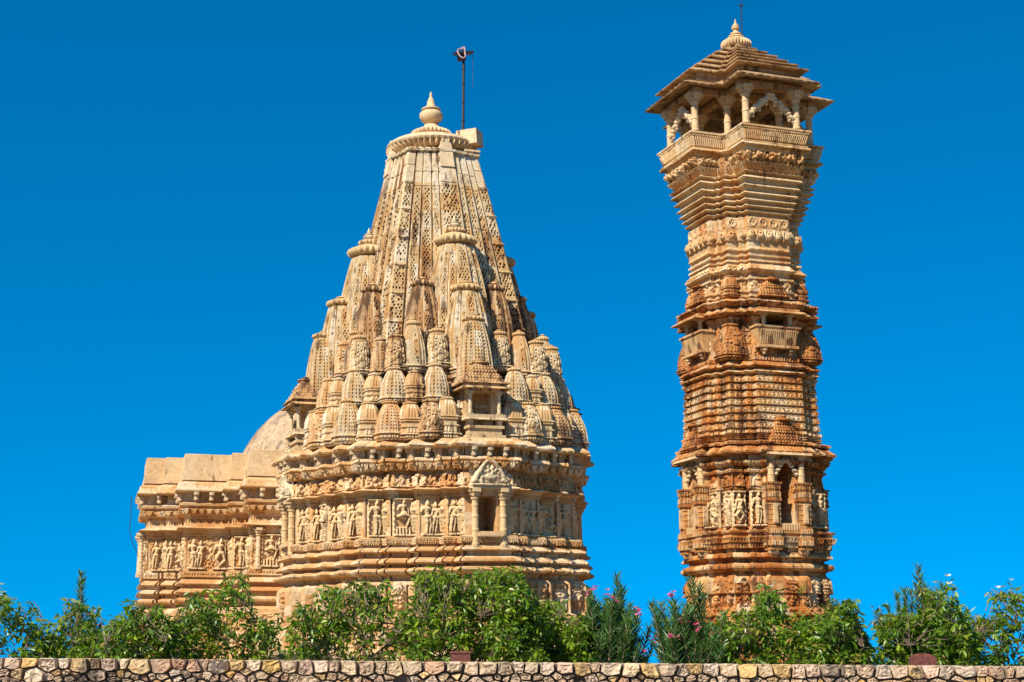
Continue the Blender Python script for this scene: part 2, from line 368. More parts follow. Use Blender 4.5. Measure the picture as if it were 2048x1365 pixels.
def column(h,r,cap=True,br=.0,tint=.5,stain=0.):
    """stone column with square base, shaft in sections, round capital and bracket"""
    mb=MB(); q=r*1.35
    mb.box(-q,q,-q,q,0,.07*h,tint,stain)
    mb.lathe([(.07*h,r*1.25),(.10*h,r*1.3),(.12*h,r*1.05),(.30*h,r*1.02),(.31*h,r*1.15),(.335*h,r*1.15),(.345*h,r*.98),(.52*h,r*.96),(.53*h,r*1.1),(.555*h,r*1.1),(.565*h,r*.93),(.70*h,r*.92),(.71*h,r*1.05),(.735*h,r*1.05),(.745*h,r*.9),(.80*h,r*.9),(.815*h,r*1.2),(.845*h,r*1.35),(.86*h,r*1.0)],n=16,tint=tint,stain=stain,sq=.12)
    mb.box(-r*1.25,r*1.25,-r*1.25,r*1.25,.86*h,.89*h,tint,stain)
    b=r*2.3
    for (ax,ay) in ((1,.55),(.55,1)):
        mb.box(-b*ax*.75,b*ax*.75,-b*ay*.75,b*ay*.75,.885*h,.94*h,tint,stain,taper=-.0)
        mb.box(-b*ax,b*ax,-b*ay,b*ay,.935*h,h,tint,stain)
    return mb
def phamsana(w,d,h,tiers=5,tint=.3,stain=.8):
    """stepped pyramid roof with a small bell cap"""
    mb=MB()
    for i in range(tiers):
        t=i/tiers; ww=w*(1-.62*t); dd=d*(1-.62*t); z0=h*.75*t; z1=h*.75*(i+.62)/tiers
        mb.box(-ww/2,ww/2,-dd/2,dd/2,z0,z1,tint+.1*math.sin(i*3),stain,taper=.02)
        mb.box(-ww/2+.06,ww/2-.06,-dd/2+.05,dd/2-.05,z1,h*.75*(i+1)/tiers,tint,stain)
        k=max(1,int(ww/.11))
        for j in range(k+1):
            x=-ww/2+.05+(ww-.10)*(j+.5*(i%2))/(k+.5); mb.lathe([(0,.034),(h*.3/tiers,.026+.018*((j*5+i*3)%5)/4),(h*.55/tiers,.012)],x,-dd/2+.012*((j*3+i)%3),z0+.3*(z1-z0),n=7,tint=tint+.25*((j*7+i*3)%4)/4,stain=stain*.6)
    mb.lathe([(0,w*.20),(h*.05,w*.24),(h*.10,w*.22),(h*.13,w*.12),(h*.17,w*.14),(h*.22,w*.05),(h*.26,.0)],0,0,h*.75,n=20,tint=tint,stain=stain)
    return mb
def shringa(H,R0,R1,style,seed=0,cap=.16,stainv=.0,kal=True,ds=.028,base=.14,tintb=0):
    """miniature curvilinear spire; R0 base half width, R1 half width under the cap"""
    mb=MB(); zb=H*base; zt=H*(1-cap)
    if style=='band': P=stair([1.0],[.62],.82)
    elif style=='jali': P=stair([1.0,.90],[.26,.55],.80,slot=.035,sw=.03)
    else: P=stair([1.0,.93],[.28,.60],.83,slot=.02,sw=.02)
    prof=[]
    # base mouldings
    prof+=[(0,.0,R0*.86),(zb*.25,.0,R0*.86),(zb*.3,.03,R0*.90),(zb*.55,.03,R0*.92),(zb*.6,-.01,R0*.9),(zb*.72,.0,R0*.9),(zb*.78,.06,R0*.96),(zb*.95,.045,R0*.96),(zb,.0,R0*.97)]
    z0=zb
    if style=='band':
        for q in (.22,.42):
            zz=zb+(zt-zb)*q
            prof+=[(zz-.03,0,R0*.9),(zz-.02,.035,R0*.9),(zz+.02,.035,R0*.9),(zz+.03,0,R0*.9)]
        z0=zb+(zt-zb)*.48
        prof+=[(z0-.02,0,R0*.88),(z0,.04,R0*.92),(z0+.04,.03,R0*.92)]
        z0+=.05
    N=14
    for i in range(N+1):
        t=i/N; prof.append((z0+(zt-z0)*t,0,(R0*.97 if style!='band' else R0*.93)*(1-t**2.1)+R1*t**2.1))
    bands=[]
    if style=='jali':
        zz=z0+.05
        while zz<zt-.2:
            hh=min(.62,zt-zz-.05); bands.append(('jali',zz,zz+hh-.06,.05,.105,.16)); zz+=hh
    elif style=='dots': bands.append(('dots',z0+.04,zt-.04,.035,.10,.10))
    elif style=='fine': bands+= [('ornx',z0+.02,zt-.05,.03,.12,.08)]
    elif style=='band': bands+= [('dentil',zb*1.05,zb+(zt-zb)*.18,.02,.10,.1),('rib',z0,zt,.02,.09,.1)]
    bands.append(('petal',zb*.0,zb*.28,.03,.11,.08)); bands.append(('dentil',zb*.3,zb*.55,.02,.08,.08))
    sf=(lambda U,Z,rad,e:np.full_like(U,stainv)) if stainv else None
    sweep(P,prof,relmaker(bands),ds,sf,seed,(.4,.5),.004,True,mb)
    ta=hsh(seed,3)
    hc=H-zt
    if kal:
        mb.lathe([(0,R1*.8),(hc*.10,R1*.72),(hc*.12,R1*.8)],0,0,zt-.01,n=20,tint=float(ta),stain=stainv)
        amalaka(mb,R1*1.22,zt+hc*.08,hc*.24,n=22,tint=float(ta),stain=stainv)
        mb.lathe([(0,R1*.95),(hc*.06,R1*.8),(hc*.12,R1*.5),(hc*.16,R1*.45)],0,0,zt+hc*.32,n=24,tint=float(ta),stain=stainv)
        amalaka(mb,R1*.60,zt+hc*.46,hc*.13,n=18,tint=float(ta),stain=stainv*.5)
        kalasha(mb,R1*.34,zt+hc*.57,hc*.45,tint=.8,stain=0)
    else:
        mb.lathe([(0,R1*.85),(hc*.15,R1*.85)],0,0,zt-.01,n=20,tint=float(ta),stain=stainv)
        amalaka(mb,R1*1.15,zt+hc*.12,hc*.45,n=18,tint=float(ta),stain=stainv)
        mb.lathe([(0,R1*1.0),(hc*.14,R1*.75),(hc*.22,R1*.34),(hc*.3,R1*.5),(hc*.38,R1*.4),(hc*.52,.0)],0,0,zt+hc*.52,n=16,tint=float(ta),stain=stainv*.5)
    return mb
# carved figures as one continuous relief surface -----------------------------
def relief_mesh(name,w,h,prims,mat,ds=.014,base=-.03,frame=None,tint=.6):
    nu=int(w/ds)+1; nv=int(h/ds)+1
    u=np.linspace(-w/2,w/2,nu)[None]; v=np.linspace(0,h,nv)[:,None]
    U=np.broadcast_to(u,(nv,nu)).copy(); Vv=np.broadcast_to(v,(nv,nu)).copy()
    H=np.full((nv,nu),base)
    for (x0,y0,x1,y1,r0,r1,dp) in prims:
        dx,dy=x1-x0,y1-y0; L2=dx*dx+dy*dy+1e-9
        t=np.clip(((U-x0)*dx+(Vv-y0)*dy)/L2,0,1); d=np.hypot(U-x0-dx*t,Vv-y0-dy*t); r=r0+(r1-r0)*t
        hh=np.where(d<r*1.02,dp+np.sqrt(np.clip(r*r-d*d,0,None))*1.15,base); H=np.maximum(H,hh)
    if frame is not None: H=np.maximum(H,frame(U,Vv))
    # soften a little
    K=H.copy(); K[1:-1,1:-1]=(H[1:-1,1:-1]*8+H[:-2,1:-1]+H[2:,1:-1]+H[1:-1,:-2]+H[1:-1,2:])/12
    H=K*1.25+(vn(U*34,Vv*34,3)-.5)*.022*(K>base+.01)+(vn(U*70,Vv*70,5)-.5)*.012*(K>base+.01)
    H[0,:]=H[-1,:]=base;H[:,0]=H[:,-1]=base
    V=np.stack([U,-H,Vv],2).reshape(-1,3)
    i=np.arange(nv-1)[:,None]*nu+np.arange(nu-1)[None]; F=np.stack([i,i+1,i+nu+1,i+nu],2).reshape(-1,4)
    me=mesh_np(name,V,F,None,{'tint':np.full(len(V),tint),'stain':np.zeros(len(V))},True); me.materials.append(mat); return me
def body(x,s,y0,pose,flip=1):
    """standing or dancing figure: head, headdress, torso, hips, limbs"""
    P=[]; f=flip
    hip=(x+.03*f*s,y0+.52*s); ch=(x-.02*f*s,y0+.74*s); nk=(x+.0*s,y0+.84*s); hd=(x+.025*f*s,y0+.91*s)
    P.append((hd[0],hd[1],hd[0],hd[1]+.03*s,.062*s,.058*s,.05)); P.append((hd[0],hd[1]+.05*s,hd[0],hd[1]+.13*s,.05*s,.022*s,.04))
    P.append((nk[0],nk[1]-.02*s,nk[0],nk[1]+.03*s,.035*s,.03*s,.04))
    P.append((ch[0]-.07*s,ch[1]+.03*s,ch[0]+.07*s,ch[1]+.03*s,.062*s,.062*s,.05)); P.append((ch[0],ch[1],hip[0]-.01*f*s,hip[1]+.06*s,.085*s,.058*s,.045))
    P.append((hip[0]-.05*s,hip[1],hip[0]+.05*s,hip[1],.07*s,.07*s,.055))
    if pose=='stand':
        kn=(hip[0]+.03*f*s,y0+.28*s); P+= [(hip[0]-.04*s,hip[1]-.02*s,kn[0]-.05*s,kn[1],.066*s,.045*s,.05),(kn[0]-.05*s,kn[1],kn[0]-.06*s,y0+.04*s,.045*s,.028*s,.045)]
        P+= [(hip[0]+.05*s,hip[1]-.02*s,kn[0]+.07*s,kn[1]+.01*s,.062*s,.042*s,.05),(kn[0]+.07*s,kn[1],kn[0]+.03*s,y0+.04*s,.042*s,.028*s,.045)]
    elif pose=='dance':
        P+= [(hip[0]-.05*s,hip[1],hip[0]-.17*f*s,y0+.30*s,.066*s,.045*s,.06),(hip[0]-.17*f*s,y0+.30*s,hip[0]+.02*f*s,y0+.05*s,.045*s,.028*s,.05)]
        P+= [(hip[0]+.05*s,hip[1],hip[0]+.15*f*s,y0+.27*s,.064*s,.045*s,.06),(hip[0]+.15*f*s,y0+.27*s,hip[0]-.06*f*s,y0+.06*s,.045*s,.028*s,.06)]
    elif pose=='seat':
        P+= [(hip[0],hip[1]-.05*s,hip[0]-.22*s,hip[1]-.12*s,.07*s,.05*s,.08),(hip[0]-.22*s,hip[1]-.12*s,hip[0]+.05*s,hip[1]-.2*s,.045*s,.035*s,.07),(hip[0],hip[1]-.05*s,hip[0]+.22*s,hip[1]-.12*s,.07*s,.05*s,.08),(hip[0]+.2*s,hip[1]-.14*s,hip[0]+.12*s,y0+.08*s,.045*s,.03*s,.07)]
    sh=ch[1]+.05*s
    P+= [(ch[0]-.12*s,sh,ch[0]-.19*s,sh-.16*s,.036*s,.028*s,.04),(ch[0]-.19*s,sh-.16*s,ch[0]-(.10 if f>0 else .22)*s,sh-(.02 if f>0 else .32)*s,.028*s,.022*s,.06)]
    P+= [(ch[0]+.12*s,sh,ch[0]+.2*s,sh-.14*s,.036*s,.028*s,.04),(ch[0]+.2*s,sh-.14*s,ch[0]+(.22 if f>0 else .10)*s,sh-(.32 if f>0 else 0)*s,.028*s,.022*s,.06)]
    return P
def frame_of(w,h,hd=.0,col=True):
    def fr(U,V):
        H=np.full_like(U,-.03); H=np.where((V>.01)&(V<.07*h)&(np.abs(U)<w*.47),.13,H)
        if col:
            c=np.abs(np.abs(U)-w*.44)<w*.045; H=np.where(c&(V>.05*h)&(V<.93*h),.06+.015*np.sign(np.sin(V*40)),H)
            H=np.where((V>.93*h)&(V<.985*h)&(np.abs(U)<w*.49),.10,H)
        return H
    return fr
def make_figures():
    F=[]
    H=1.16
    F.append(relief_mesh('figure_a',.50,H,body(0,1.02,.08,'stand',1),M_fig,frame=frame_of(.50,H),tint=.75))
    F.append(relief_mesh('figure_b',.54,H,body(0,1.0,.08,'dance',1)+[(-.2,.95,-.12,.75,.02,.03,.04)],M_fig,frame=frame_of(.54,H,col=False),tint=.85))
    F.append(relief_mesh('figure_c',.66,H,body(-.15,.95,.08,'stand',1)+body(.14,.9,.08,'stand',-1),M_fig,frame=frame_of(.66,H,col=False),tint=.8))
    F.append(relief_mesh('figure_d',.52,H,body(0,.98,.08,'dance',-1),M_fig,frame=frame_of(.52,H),tint=.65))
    F.append(relief_mesh('figure_e',.64,H,body(-.14,.95,.08,'stand',-1)+body(.15,.62,.08,'seat',1)+[(.15,.75,.15,.98,.07,.03,.02)],M_fig,frame=frame_of(.64,H,col=False),tint=.7))
    F.append(relief_mesh('figure_f',.34,H,body(0,.92,.1,'stand',-1),M_fig,frame=frame_of(.34,H,col=False),tint=.6))
    # seated deity on a throne carried by small figures
    pr=body(0,.82,.28,'seat',1)
    for k in range(5): pr+= [(-.2+.1*k,.10,-.2+.1*k,.22,.035,.03,.05),(-.2+.1*k,.27,-.2+.1*k,.28,.03,.03,.06)]
    F.append(relief_mesh('figure_g',.62,H,pr,M_fig,frame=frame_of(.62,H),tint=.85))
    F.append(relief_mesh('figure_small',.26,.62,body(0,.52,.05,'stand',1),M_fig,frame=frame_of(.26,.62,col=False),tint=.6))
    return F
FIG=make_figures()
def quad_positions(P):
    """facets of a plan: midpoint, outward angle, width"""
    nrm,_=miters(P); out=[]
    for i in range(len(P)):
        a=P[i]; b=P[(i+1)%len(P)]; out.append(((a+b)/2,math.atan2(nrm[i][0],-nrm[i][1]),float(np.linalg.norm(b-a)),nrm[i]))
    return out   # rz such that local -Y faces outward
# ================================================================== TEMPLE
ROT=R_(20)
TX=-2.34; TY=50.0
temple=empty('temple',(TX,TY,1.2),ROT,'carved golden sandstone temple with a tapering spire clustered with smaller spires','temple')
temple.rotation_euler=(0,R_(-1.32),R_(21.5))
ZB=1.2      # all temple heights below are world heights minus ZB
def zz(rows): return [(r[0]-ZB,)+tuple(r[1:]) for r in rows]
def zb(bs): return [(b[0],b[1]-ZB,b[2]-ZB)+tuple(b[3:]) for b in bs]
TP=stair([4.72,4.40,4.06,3.70],[.72,1.16,1.90,2.68],3.36)
base_prof=zz([(1.2,.75),(1.7,.75),(1.72,.6),(2.2,.6),(2.25,.45),(2.9,.45),(2.95,.38),(3.15,.36),(3.2,.24),(4.02,.24),(4.10,.22),(4.18,.15),(4.22,.03),(4.34,.08),(4.36,.22),(4.40,.31),(4.455,.34),(4.51,.31),(4.55,.22),(4.57,.08),(4.65,.08),(4.66,.26),(4.70,.31),(4.76,.29),(4.84,.16),(4.87,.07),(4.99,.07),(5.0,.22),(5.03,.27),(5.08,.25),(5.14,.14),(5.17,.06),(5.23,.06),(5.24,.16),(5.42,.17),(5.45,.12),(5.46,0.)])
bb=[('groove',3.25,4.05,.09,.07,.4,1.3),('groove',4.2,5.26,.10,.05,.4,1.6),('notch',5.28,5.38,.04,.10,.2),('dentil',5.23,5.28,-.03,.07,.2),('medal',3.35,4.15,.07,1,.5),('orn',2.3,2.9,.04,1,.2),('notch',3.22,3.32,.04,.14,.2),('line',3.1,3.14,.03,1),('orn',1.75,2.2,.05,1,.2)]
part('base_moulding',sweep(TP,base_prof,relmaker(zb(bb)),.034,None,1,(.8,.3),.010).mesh('temple_base',M_wall),temple)
wall_prof=zz([(5.46,0),(6.60,0),(6.61,.05),(6.70,.07),(6.77,.10),(6.79,.12),(6.795,.24),(6.82,.27),(6.86,.20),(6.90,.09),(7.28,.05),(7.34,-.02),(7.40,-.02)])
wb=[('groove',5.50,6.58,.13,.06,.4,1.3),('groove',6.93,7.26,.08,.06,.4,1.3),('notch',6.63,6.72,.03,.09,.2),('orn',6.92,7.28,.05,1,.3),('gable',6.92,7.27,.06,1,.3,1.2),('orn',5.5,6.55,.045,1,.2,.45),('rib',5.5,6.55,.03,.12,.2,.45)]
wrel=hole_rel(relmaker(zb(wb)),[(1.3,1.6,.28,5.55-ZB,6.62-ZB,1.0,0)])
part('wall',sweep(TP,wall_prof,wrel,.03,None,2,(.6,.38),.010).mesh('temple_wall',M_wall),temple)
corn=zz([(7.39,-.02),(7.40,.13),(7.60,.17),(7.62,.26),(7.66,.30),(7.74,.27),(7.79,.12),(7.81,.02),(8.02,.02),(8.03,.30),(8.045,.40),(8.10,.43),(8.16,.40),(8.22,.32),(8.30,.20),(8.32,.1),(8.33,-.3),(8.35,-.5)])
cb=[('groove',7.4,8.0,.08,.05,.4,1.6),('petal',7.40,7.60,.11,.27,.2)]
part('cornice',sweep(TP,corn,relmaker(zb(cb)),.034,None,3,(.9,.5),.028).mesh('temple_cornice',M_wall),temple)
# brackets under the eave
mb=MB()
brk=MB(); brk.box(-.075,.075,-.36,.02,.11,.21,.8,0); brk.box(-.065,.065,-.29,.02,-.01,.12,.8,0,taper=.012); brk.lathe([(0,.05),(.04,.08),(.09,.06)],0,-.23,-.07,n=10,tint=.9); brk_me=brk.mesh('eave_bracket',M_new)
for (c,a,wd,n) in quad_positions(TP):
    k=2 if wd>.45 else 1
    if wd<.3: continue
    if wd>1.3: k=3
    for j in range(k):
        u=(j-(k-1)/2)*wd*.52 if k<3 else (j-1)*.5
        tx,ty=c+np.array([-n[1],n[0]])*u+n*.02
        part('eave_bracket',brk_me,temple,(tx,ty,7.82-ZB),a)
# figures on the wall
k=0
for (c,a,wd,n) in quad_positions(TP):
    if wd>1.3: continue
    if wd>.7: fm=[FIG[2],FIG[1],FIG[4],FIG[3],FIG[2],FIG[6],FIG[1]][k%7]; off=.0
    elif wd>.45: fm=FIG[5] if k%2 else FIG[0]
    else: fm=FIG[5]
    k+=1
    o=part('carved_figure',fm,temple,(c[0]+n[0]*.005,c[1]+n[1]*.005,5.46-ZB),a)
    if wd<.4: o.scale=(.85,1.2,.98)
# niches on the three visible sides plus back: pillars, pediment
pil=column(1.80,.095,tint=.6).mesh('niche_pillar',M_fig)
def pediment():
    m=MB(); P=[]
    h=.80; w=1.20
    def fr(U,V):
        e=np.clip(1-V/h,0,1)**.62; H=np.where((np.abs(U)<w*.47*e)&(V>.1),.10+.05*ss(.42,.7,vn(np.abs(U)*16,V*16,5)),-.03)
        r=np.abs(np.abs(U)/(w*.47)-e); H=np.where((r<.12)&(V>.1)&(np.abs(U)<w*.47),.17,H); H=np.where((V<.1)&(V>.0)&(np.abs(U)<w*.49),.2,H); return H
    return relief_mesh('pediment',w,h,body(0,.42,.14,'seat',1)+[(-.28,.14,-.28,.4,.06,.03,.09),(.28,.14,.28,.4,.06,.03,.09)],M_spire,frame=fr,ds=.02,tint=.8)
ped=pediment()
niche_back=MB().box(-.34,.34,-.02,.05,0,1.1,.25,0).mesh('niche_panel',M_wall)
for q in range(4):
    a=q*math.pi/2; n=np.array([math.sin(a),-math.cos(a)]); t=np.array([-n[1],n[0]])
    R0=4.72
    nn=empty('niche',(n[0]*R0,n[1]*R0,0),a,parent=temple)
    for s in (-1,1): part('pillar',pil,nn,(s*.44,-.12,5.02-ZB))
    part('pediment',ped,nn,(0,-.12,6.86-ZB))
    sm=MB().box(-.40,.40,-.28,.0,5.42-ZB,5.52-ZB,.7,0); sm.box(-.36,.36,-.2,.0,5.52-ZB,5.56-ZB,.5,0)
    for j in range(9): sm.box(-.38+.085*j,-.34+.085*j,-.30,-.27,5.40-ZB,5.47-ZB,.7,0)
    part('sill',sm.mesh('niche_sill',M_wall),nn)
    lm=MB().box(-.66,.66,-.30,.02,6.80-ZB,6.87-ZB,.7,0,taper=.02); lm.box(-.5,.5,-.1,.02,6.72-ZB,6.80-ZB,.5,0)
    part('lintel',lm.mesh('niche_lintel',M_new),nn)
# tiered core behind the small spires
def core(k,z0,z1,nm,seed):
    pr=zz([(z0,0,k),(z1-.25,0,k*.985),(z1-.24,.05,k*.985),(z1-.14,.06,k*.98),(z1-.1,0,k*.98),(z1,0,k*.97),(z1+.02,-.3,k*.97)])
    cbn=[('orn',z0+.1,z1-.3,.04,1,.2),('dentil',z1-.24,z1-.14,.03,.1,.2)]
    return sweep(TP,pr,relmaker(zb(cbn)),.045,None,seed,(.6,.5),.01).mesh(nm,M_spire)
part('tier',core(.87,8.30,9.55,'tier_a',11),temple); part('tier',core(.79,9.5,10.55,'tier_b',12),temple); part('tier',core(.70,10.5,11.75,'tier_c',13),temple)
part('tier',core(.58,11.7,12.9,'tier_d',14),temple)
# main spire
SP=stair([1.0,.955,.91,.865],[.17,.30,.47,.62],.82,slot=.035,sw=.026)
def Rs(z):
    pts=[(8.3,3.3),(10.4,3.05),(11.3,2.92),(12.8,2.68),(14.5,2.34),(16.2,1.96),(17.1,1.74),(18.3,1.44)]
    zs,rs=zip(*pts); return float(np.interp(z,zs,rs))
sp=[(z_,0,Rs(z_)) for z_ in np.linspace(10.3,18.25,34)]
sp+= [(18.26,.07,Rs(18.25)),(18.34,.08,Rs(18.25)),(18.36,.0,1.40),(18.44,-.02,1.36),(18.46,-.4,1.3)]
sb=[]
z_=10.4; i=0
while z_<17.0:
    sb.append(('jali',z_+.03,min(z_+.80,17.08),.10,.12,.2)); sb.append(('notch',z_+.82,z_+.86,-.05,3,.2)); sb.append(('dentil',z_+.86,z_+.90,.05,.05,.2)); z_+=.97; i+=1
sb+= [('line',17.11,17.14,.02,1,.2),('line',17.72,17.745,.02,1,.2)]
def spire_stain(U,Z,rad,e): return .55*(vn(U*2+e*3.1,Z*.8,4)>.66)*1.0+0*Z
_rc=relmaker(zb(sb)); _rl=relmaker(zb([('jali',10.5,12.2,.10,.125,.1),('jali',12.26,14.6,.10,.12,.1),('jali',14.66,17.05,.10,.12,.1),('line',17.11,17.14,.02,1,.1),('line',17.9,17.92,.02,1,.1)]))
_rn=relmaker(zb([('jali',10.5,13.1,.09,.11,.1),('jali',13.16,15.5,.09,.11,.1),('jali',15.54,16.9,.09,.11,.1),('line',16.95,16.98,.02,1,.1),('line',17.5,17.52,.02,1,.1)]))
def spire_rel(U,W,Z,L0=0,e=0):
    if L0>.9: return _rl(U,W,Z,L0,e)
    if .5<L0<.9: return _rc(U,W,Z,L0,e)+.02
    return _rn(U,W,Z,L0,e)
spm=sweep(SP,zz(sp),spire_rel,.034,spire_stain,21,(.7,.62),.006)
for i_ in range(len(spm.V)):      # the restored top courses are plain pale blocks
    z_=spm.V[i_][:,2]; T_=np.array(spm.T[i_],float); T_[z_>17.1-ZB]=.72+.28*T_[z_>17.1-ZB]; spm.T[i_]=T_
spo=part('main_spire',spm.mesh('main_spire',M_spire),temple)
# crown of the spire: ribbed disc, dome cap, small disc, pot finial
cm=MB(); z0=18.44-ZB
cm.lathe([(0,1.15),(.12,1.12),(.14,1.2)],z=z0,n=48,tint=.5)
amalaka(cm,1.44,z0+.06,.34,n=46,tint=.35)
cm.lathe([(0,1.40,.01),(.02,1.50,.008),(.08,1.53,.004),(.15,1.49),(.24,1.36),(.33,1.12),(.42,.84),(.48,.6),(.50,.5)],z=z0+.27,n=92,flute=46,tint=.7)
cr=part('crown_disc',cm.mesh('crown_disc',M_new),temple)
cm=MB(); amalaka(cm,.66,z0+.78,.2,n=30,tint=.7); cm.lathe([(0,.58),(.06,.5),(.14,.32),(.2,.25),(.24,.24)],z=z0+.96,n=48,flute=30,tint=.8)
part('upper_disc',cm.mesh('upper_disc',M_new),cr)
cm=MB(); kalasha(cm,.40,z0+1.14,1.28,tint=.6,n=32); fin=part('finial',cm.mesh('pot_finial',M_new,True),temple)
# pointed slab at the head of each central band, and flag bracket
cm=MB()
for q in range(4):
    m2=MB(); V=[];w0=.24
    for (x,z_) in ((-w0,17.7),(w0,17.7),(w0*.92,18.35),(w0*.55,18.72),(0,18.95),(-w0*.55,18.72),(-w0*.92,18.35)):
        k_=Rs(min(z_,18.3))*1.0; V.append((x,-k_-.05+max(0,z_-18.3)*.05,z_-ZB)); 
    n_=len(V); V2=V+[(x,y+.16,z) for x,y,z in V]; c1=(0,V[0][1]-.0,18.2-ZB)
    F3=[]; F4=[[i,i+n_,(i+1)%n_+n_,(i+1)%n_] for i in range(n_)]
    V2.append((0,-Rs(18.25)-.05,18.25-ZB)); F3=[[i,(i+1)%n_,2*n_] for i in range(n_)]
    m2.add(V2,F4,F3,.9,0); part('pointed_slab',m2.mesh('pointed_slab',M_new),temple,(0,0,0),q*math.pi/2)
cm=MB(); rr=Matrix.Rotation(R_(42),3,'Z')
cm.box(-.30,.30,-1.78,-1.0,18.70-ZB,19.22-ZB,.9,0,taper=.03); m3=MB(); m3.join(cm,Matrix.Rotation(R_(47),4,'Z'))
m3.lathe([(0,.03),(.06,.10),(.12,.14),(.2,.18),(.24,.16),(.26,.2),(.36,.2)],x=.98,y=-1.05,z=18.05-ZB,n=14,tint=.6)
m3.box(.70,1.26,-1.32,-.8,18.40-ZB,18.47-ZB,.8,0)
part('flag_bracket',m3.mesh('flag_bracket',M_new),temple)

# smaller spires ------------------------------------------------------------
def put(name,me,pts,z):
    alt=me.copy(); alt.materials.clear(); alt.materials.append(M_spire_st if me.materials[0]!=M_spire_st else M_spire)
    alt2=me.copy(); alt2.materials.clear(); alt2.materials.append(M_wall)
    for (x,y) in pts:
        h_=float(hsh(int(x*97),int(y*89),int(z*7))); big=len(pts)==4
        o=part(name,me if (h_>.42 or big) else alt if h_>.16 else alt2,temple,(x,y,z-ZB),0 if big else (h_-.5)*.10)
        if not big: q_=float(hsh(int(x*31),int(y*57),int(z*3))); o.scale=(.93+.13*q_,.93+.13*q_,.92+.15*h_)
def quads(a,b):
    s=set()
    for x,y in ((a,b),(b,a)):
        for sx in (1,-1):
            for sy in (1,-1): s.add((round(x*sx,4),round(y*sy,4)))
    return sorted(s)
def cross(r): return [(0,-r),(r,0),(0,r),(-r,0)]
U1=shringa(5.3,1.16,.56,'jali',1,cap=.20,base=.06).mesh('attached_spire_large',M_spire)
put('attached_spire',U1,cross(2.2),10.55)
U2=shringa(3.1,.78,.42,'jali',2,cap=.13,kal=False,base=.07).mesh('attached_spire_mid',M_spire)
put('attached_spire',U2,cross(3.12),10.4)
U3=shringa(2.6,.60,.31,'dots',3,cap=.11,kal=False,base=.10).mesh('attached_spire_low',M_spire)
put('attached_spire',U3,cross(3.72),9.72)
P1=shringa(2.75,.62,.31,'jali',4,cap=.13,kal=False,stainv=.35).mesh('stained_spire',M_spire_st)
P2=shringa(2.75,.62,.31,'jali',5,cap=.13,kal=False,stainv=.1).mesh('pale_spire',M_spire)
pp=quads(1.2,2.45)
for j,(x,y) in enumerate(pp): part('flank_spire',P1 if y<0 else P2,temple,(x,y,10.95-ZB))
K1=shringa(1.30,.31,.20,'fine',6,cap=.16,kal=False).mesh('kiosk_spire',M_spire)
put('pillar_spire',K1,quads(2.30,3.2),10.45); put('pillar_spire',K1,quads(1.02,3.3),10.6)
T2D=shringa(1.22,.42,.19,'dots',7,cap=.15,kal=False).mesh('dotted_spire_small',M_spire)
T2B=shringa(1.05,.30,.16,'band',8,cap=.13,kal=False).mesh('banded_spire_small',M_spire)
put('dotted_spire',T2D,quads(2.42,3.38),9.45); put('banded_spire',T2B,quads(1.90,3.74),9.45); put('banded_spire',T2B,quads(2.9,2.9),9.45)
put('dotted_spire',T2D,quads(1.28,3.86),9.45)
T3=shringa(1.7,.40,.18,'jali',17,cap=.14,kal=False).mesh('pierced_spire_small',M_spire)
T3s=shringa(1.3,.32,.15,'dots',18,cap=.15,kal=False,stainv=.3).mesh('stained_spire_small',M_spire_st)
put('pierced_spire',T3,quads(1.75,3.15),10.45); put('pierced_spire',T3s,quads(2.62,2.62),10.4)
T1D=shringa(1.36,.49,.22,'dots',9,cap=.12,kal=False,base=.2).mesh('dotted_spire_low',M_spire)
T1E=shringa(1.30,.45,.21,'fine',14,cap=.12,kal=False,base=.2).mesh('fine_spire_low',M_spire)
T1B=shringa(1.28,.33,.18,'band',10,cap=.10,kal=False,base=.16).mesh('banded_spire_low',M_spire)
put('dotted_spire',T1D,quads(2.64,3.66),8.28); put('banded_spire',T1B,quads(2.12,3.96),8.28); put('banded_spire',T1B,quads(3.17,3.17),8.28)
put('fine_spire',T1E,quads(1.54,4.14),8.28); put('banded_spire',T1B,quads(1.06,4.24),8.28)
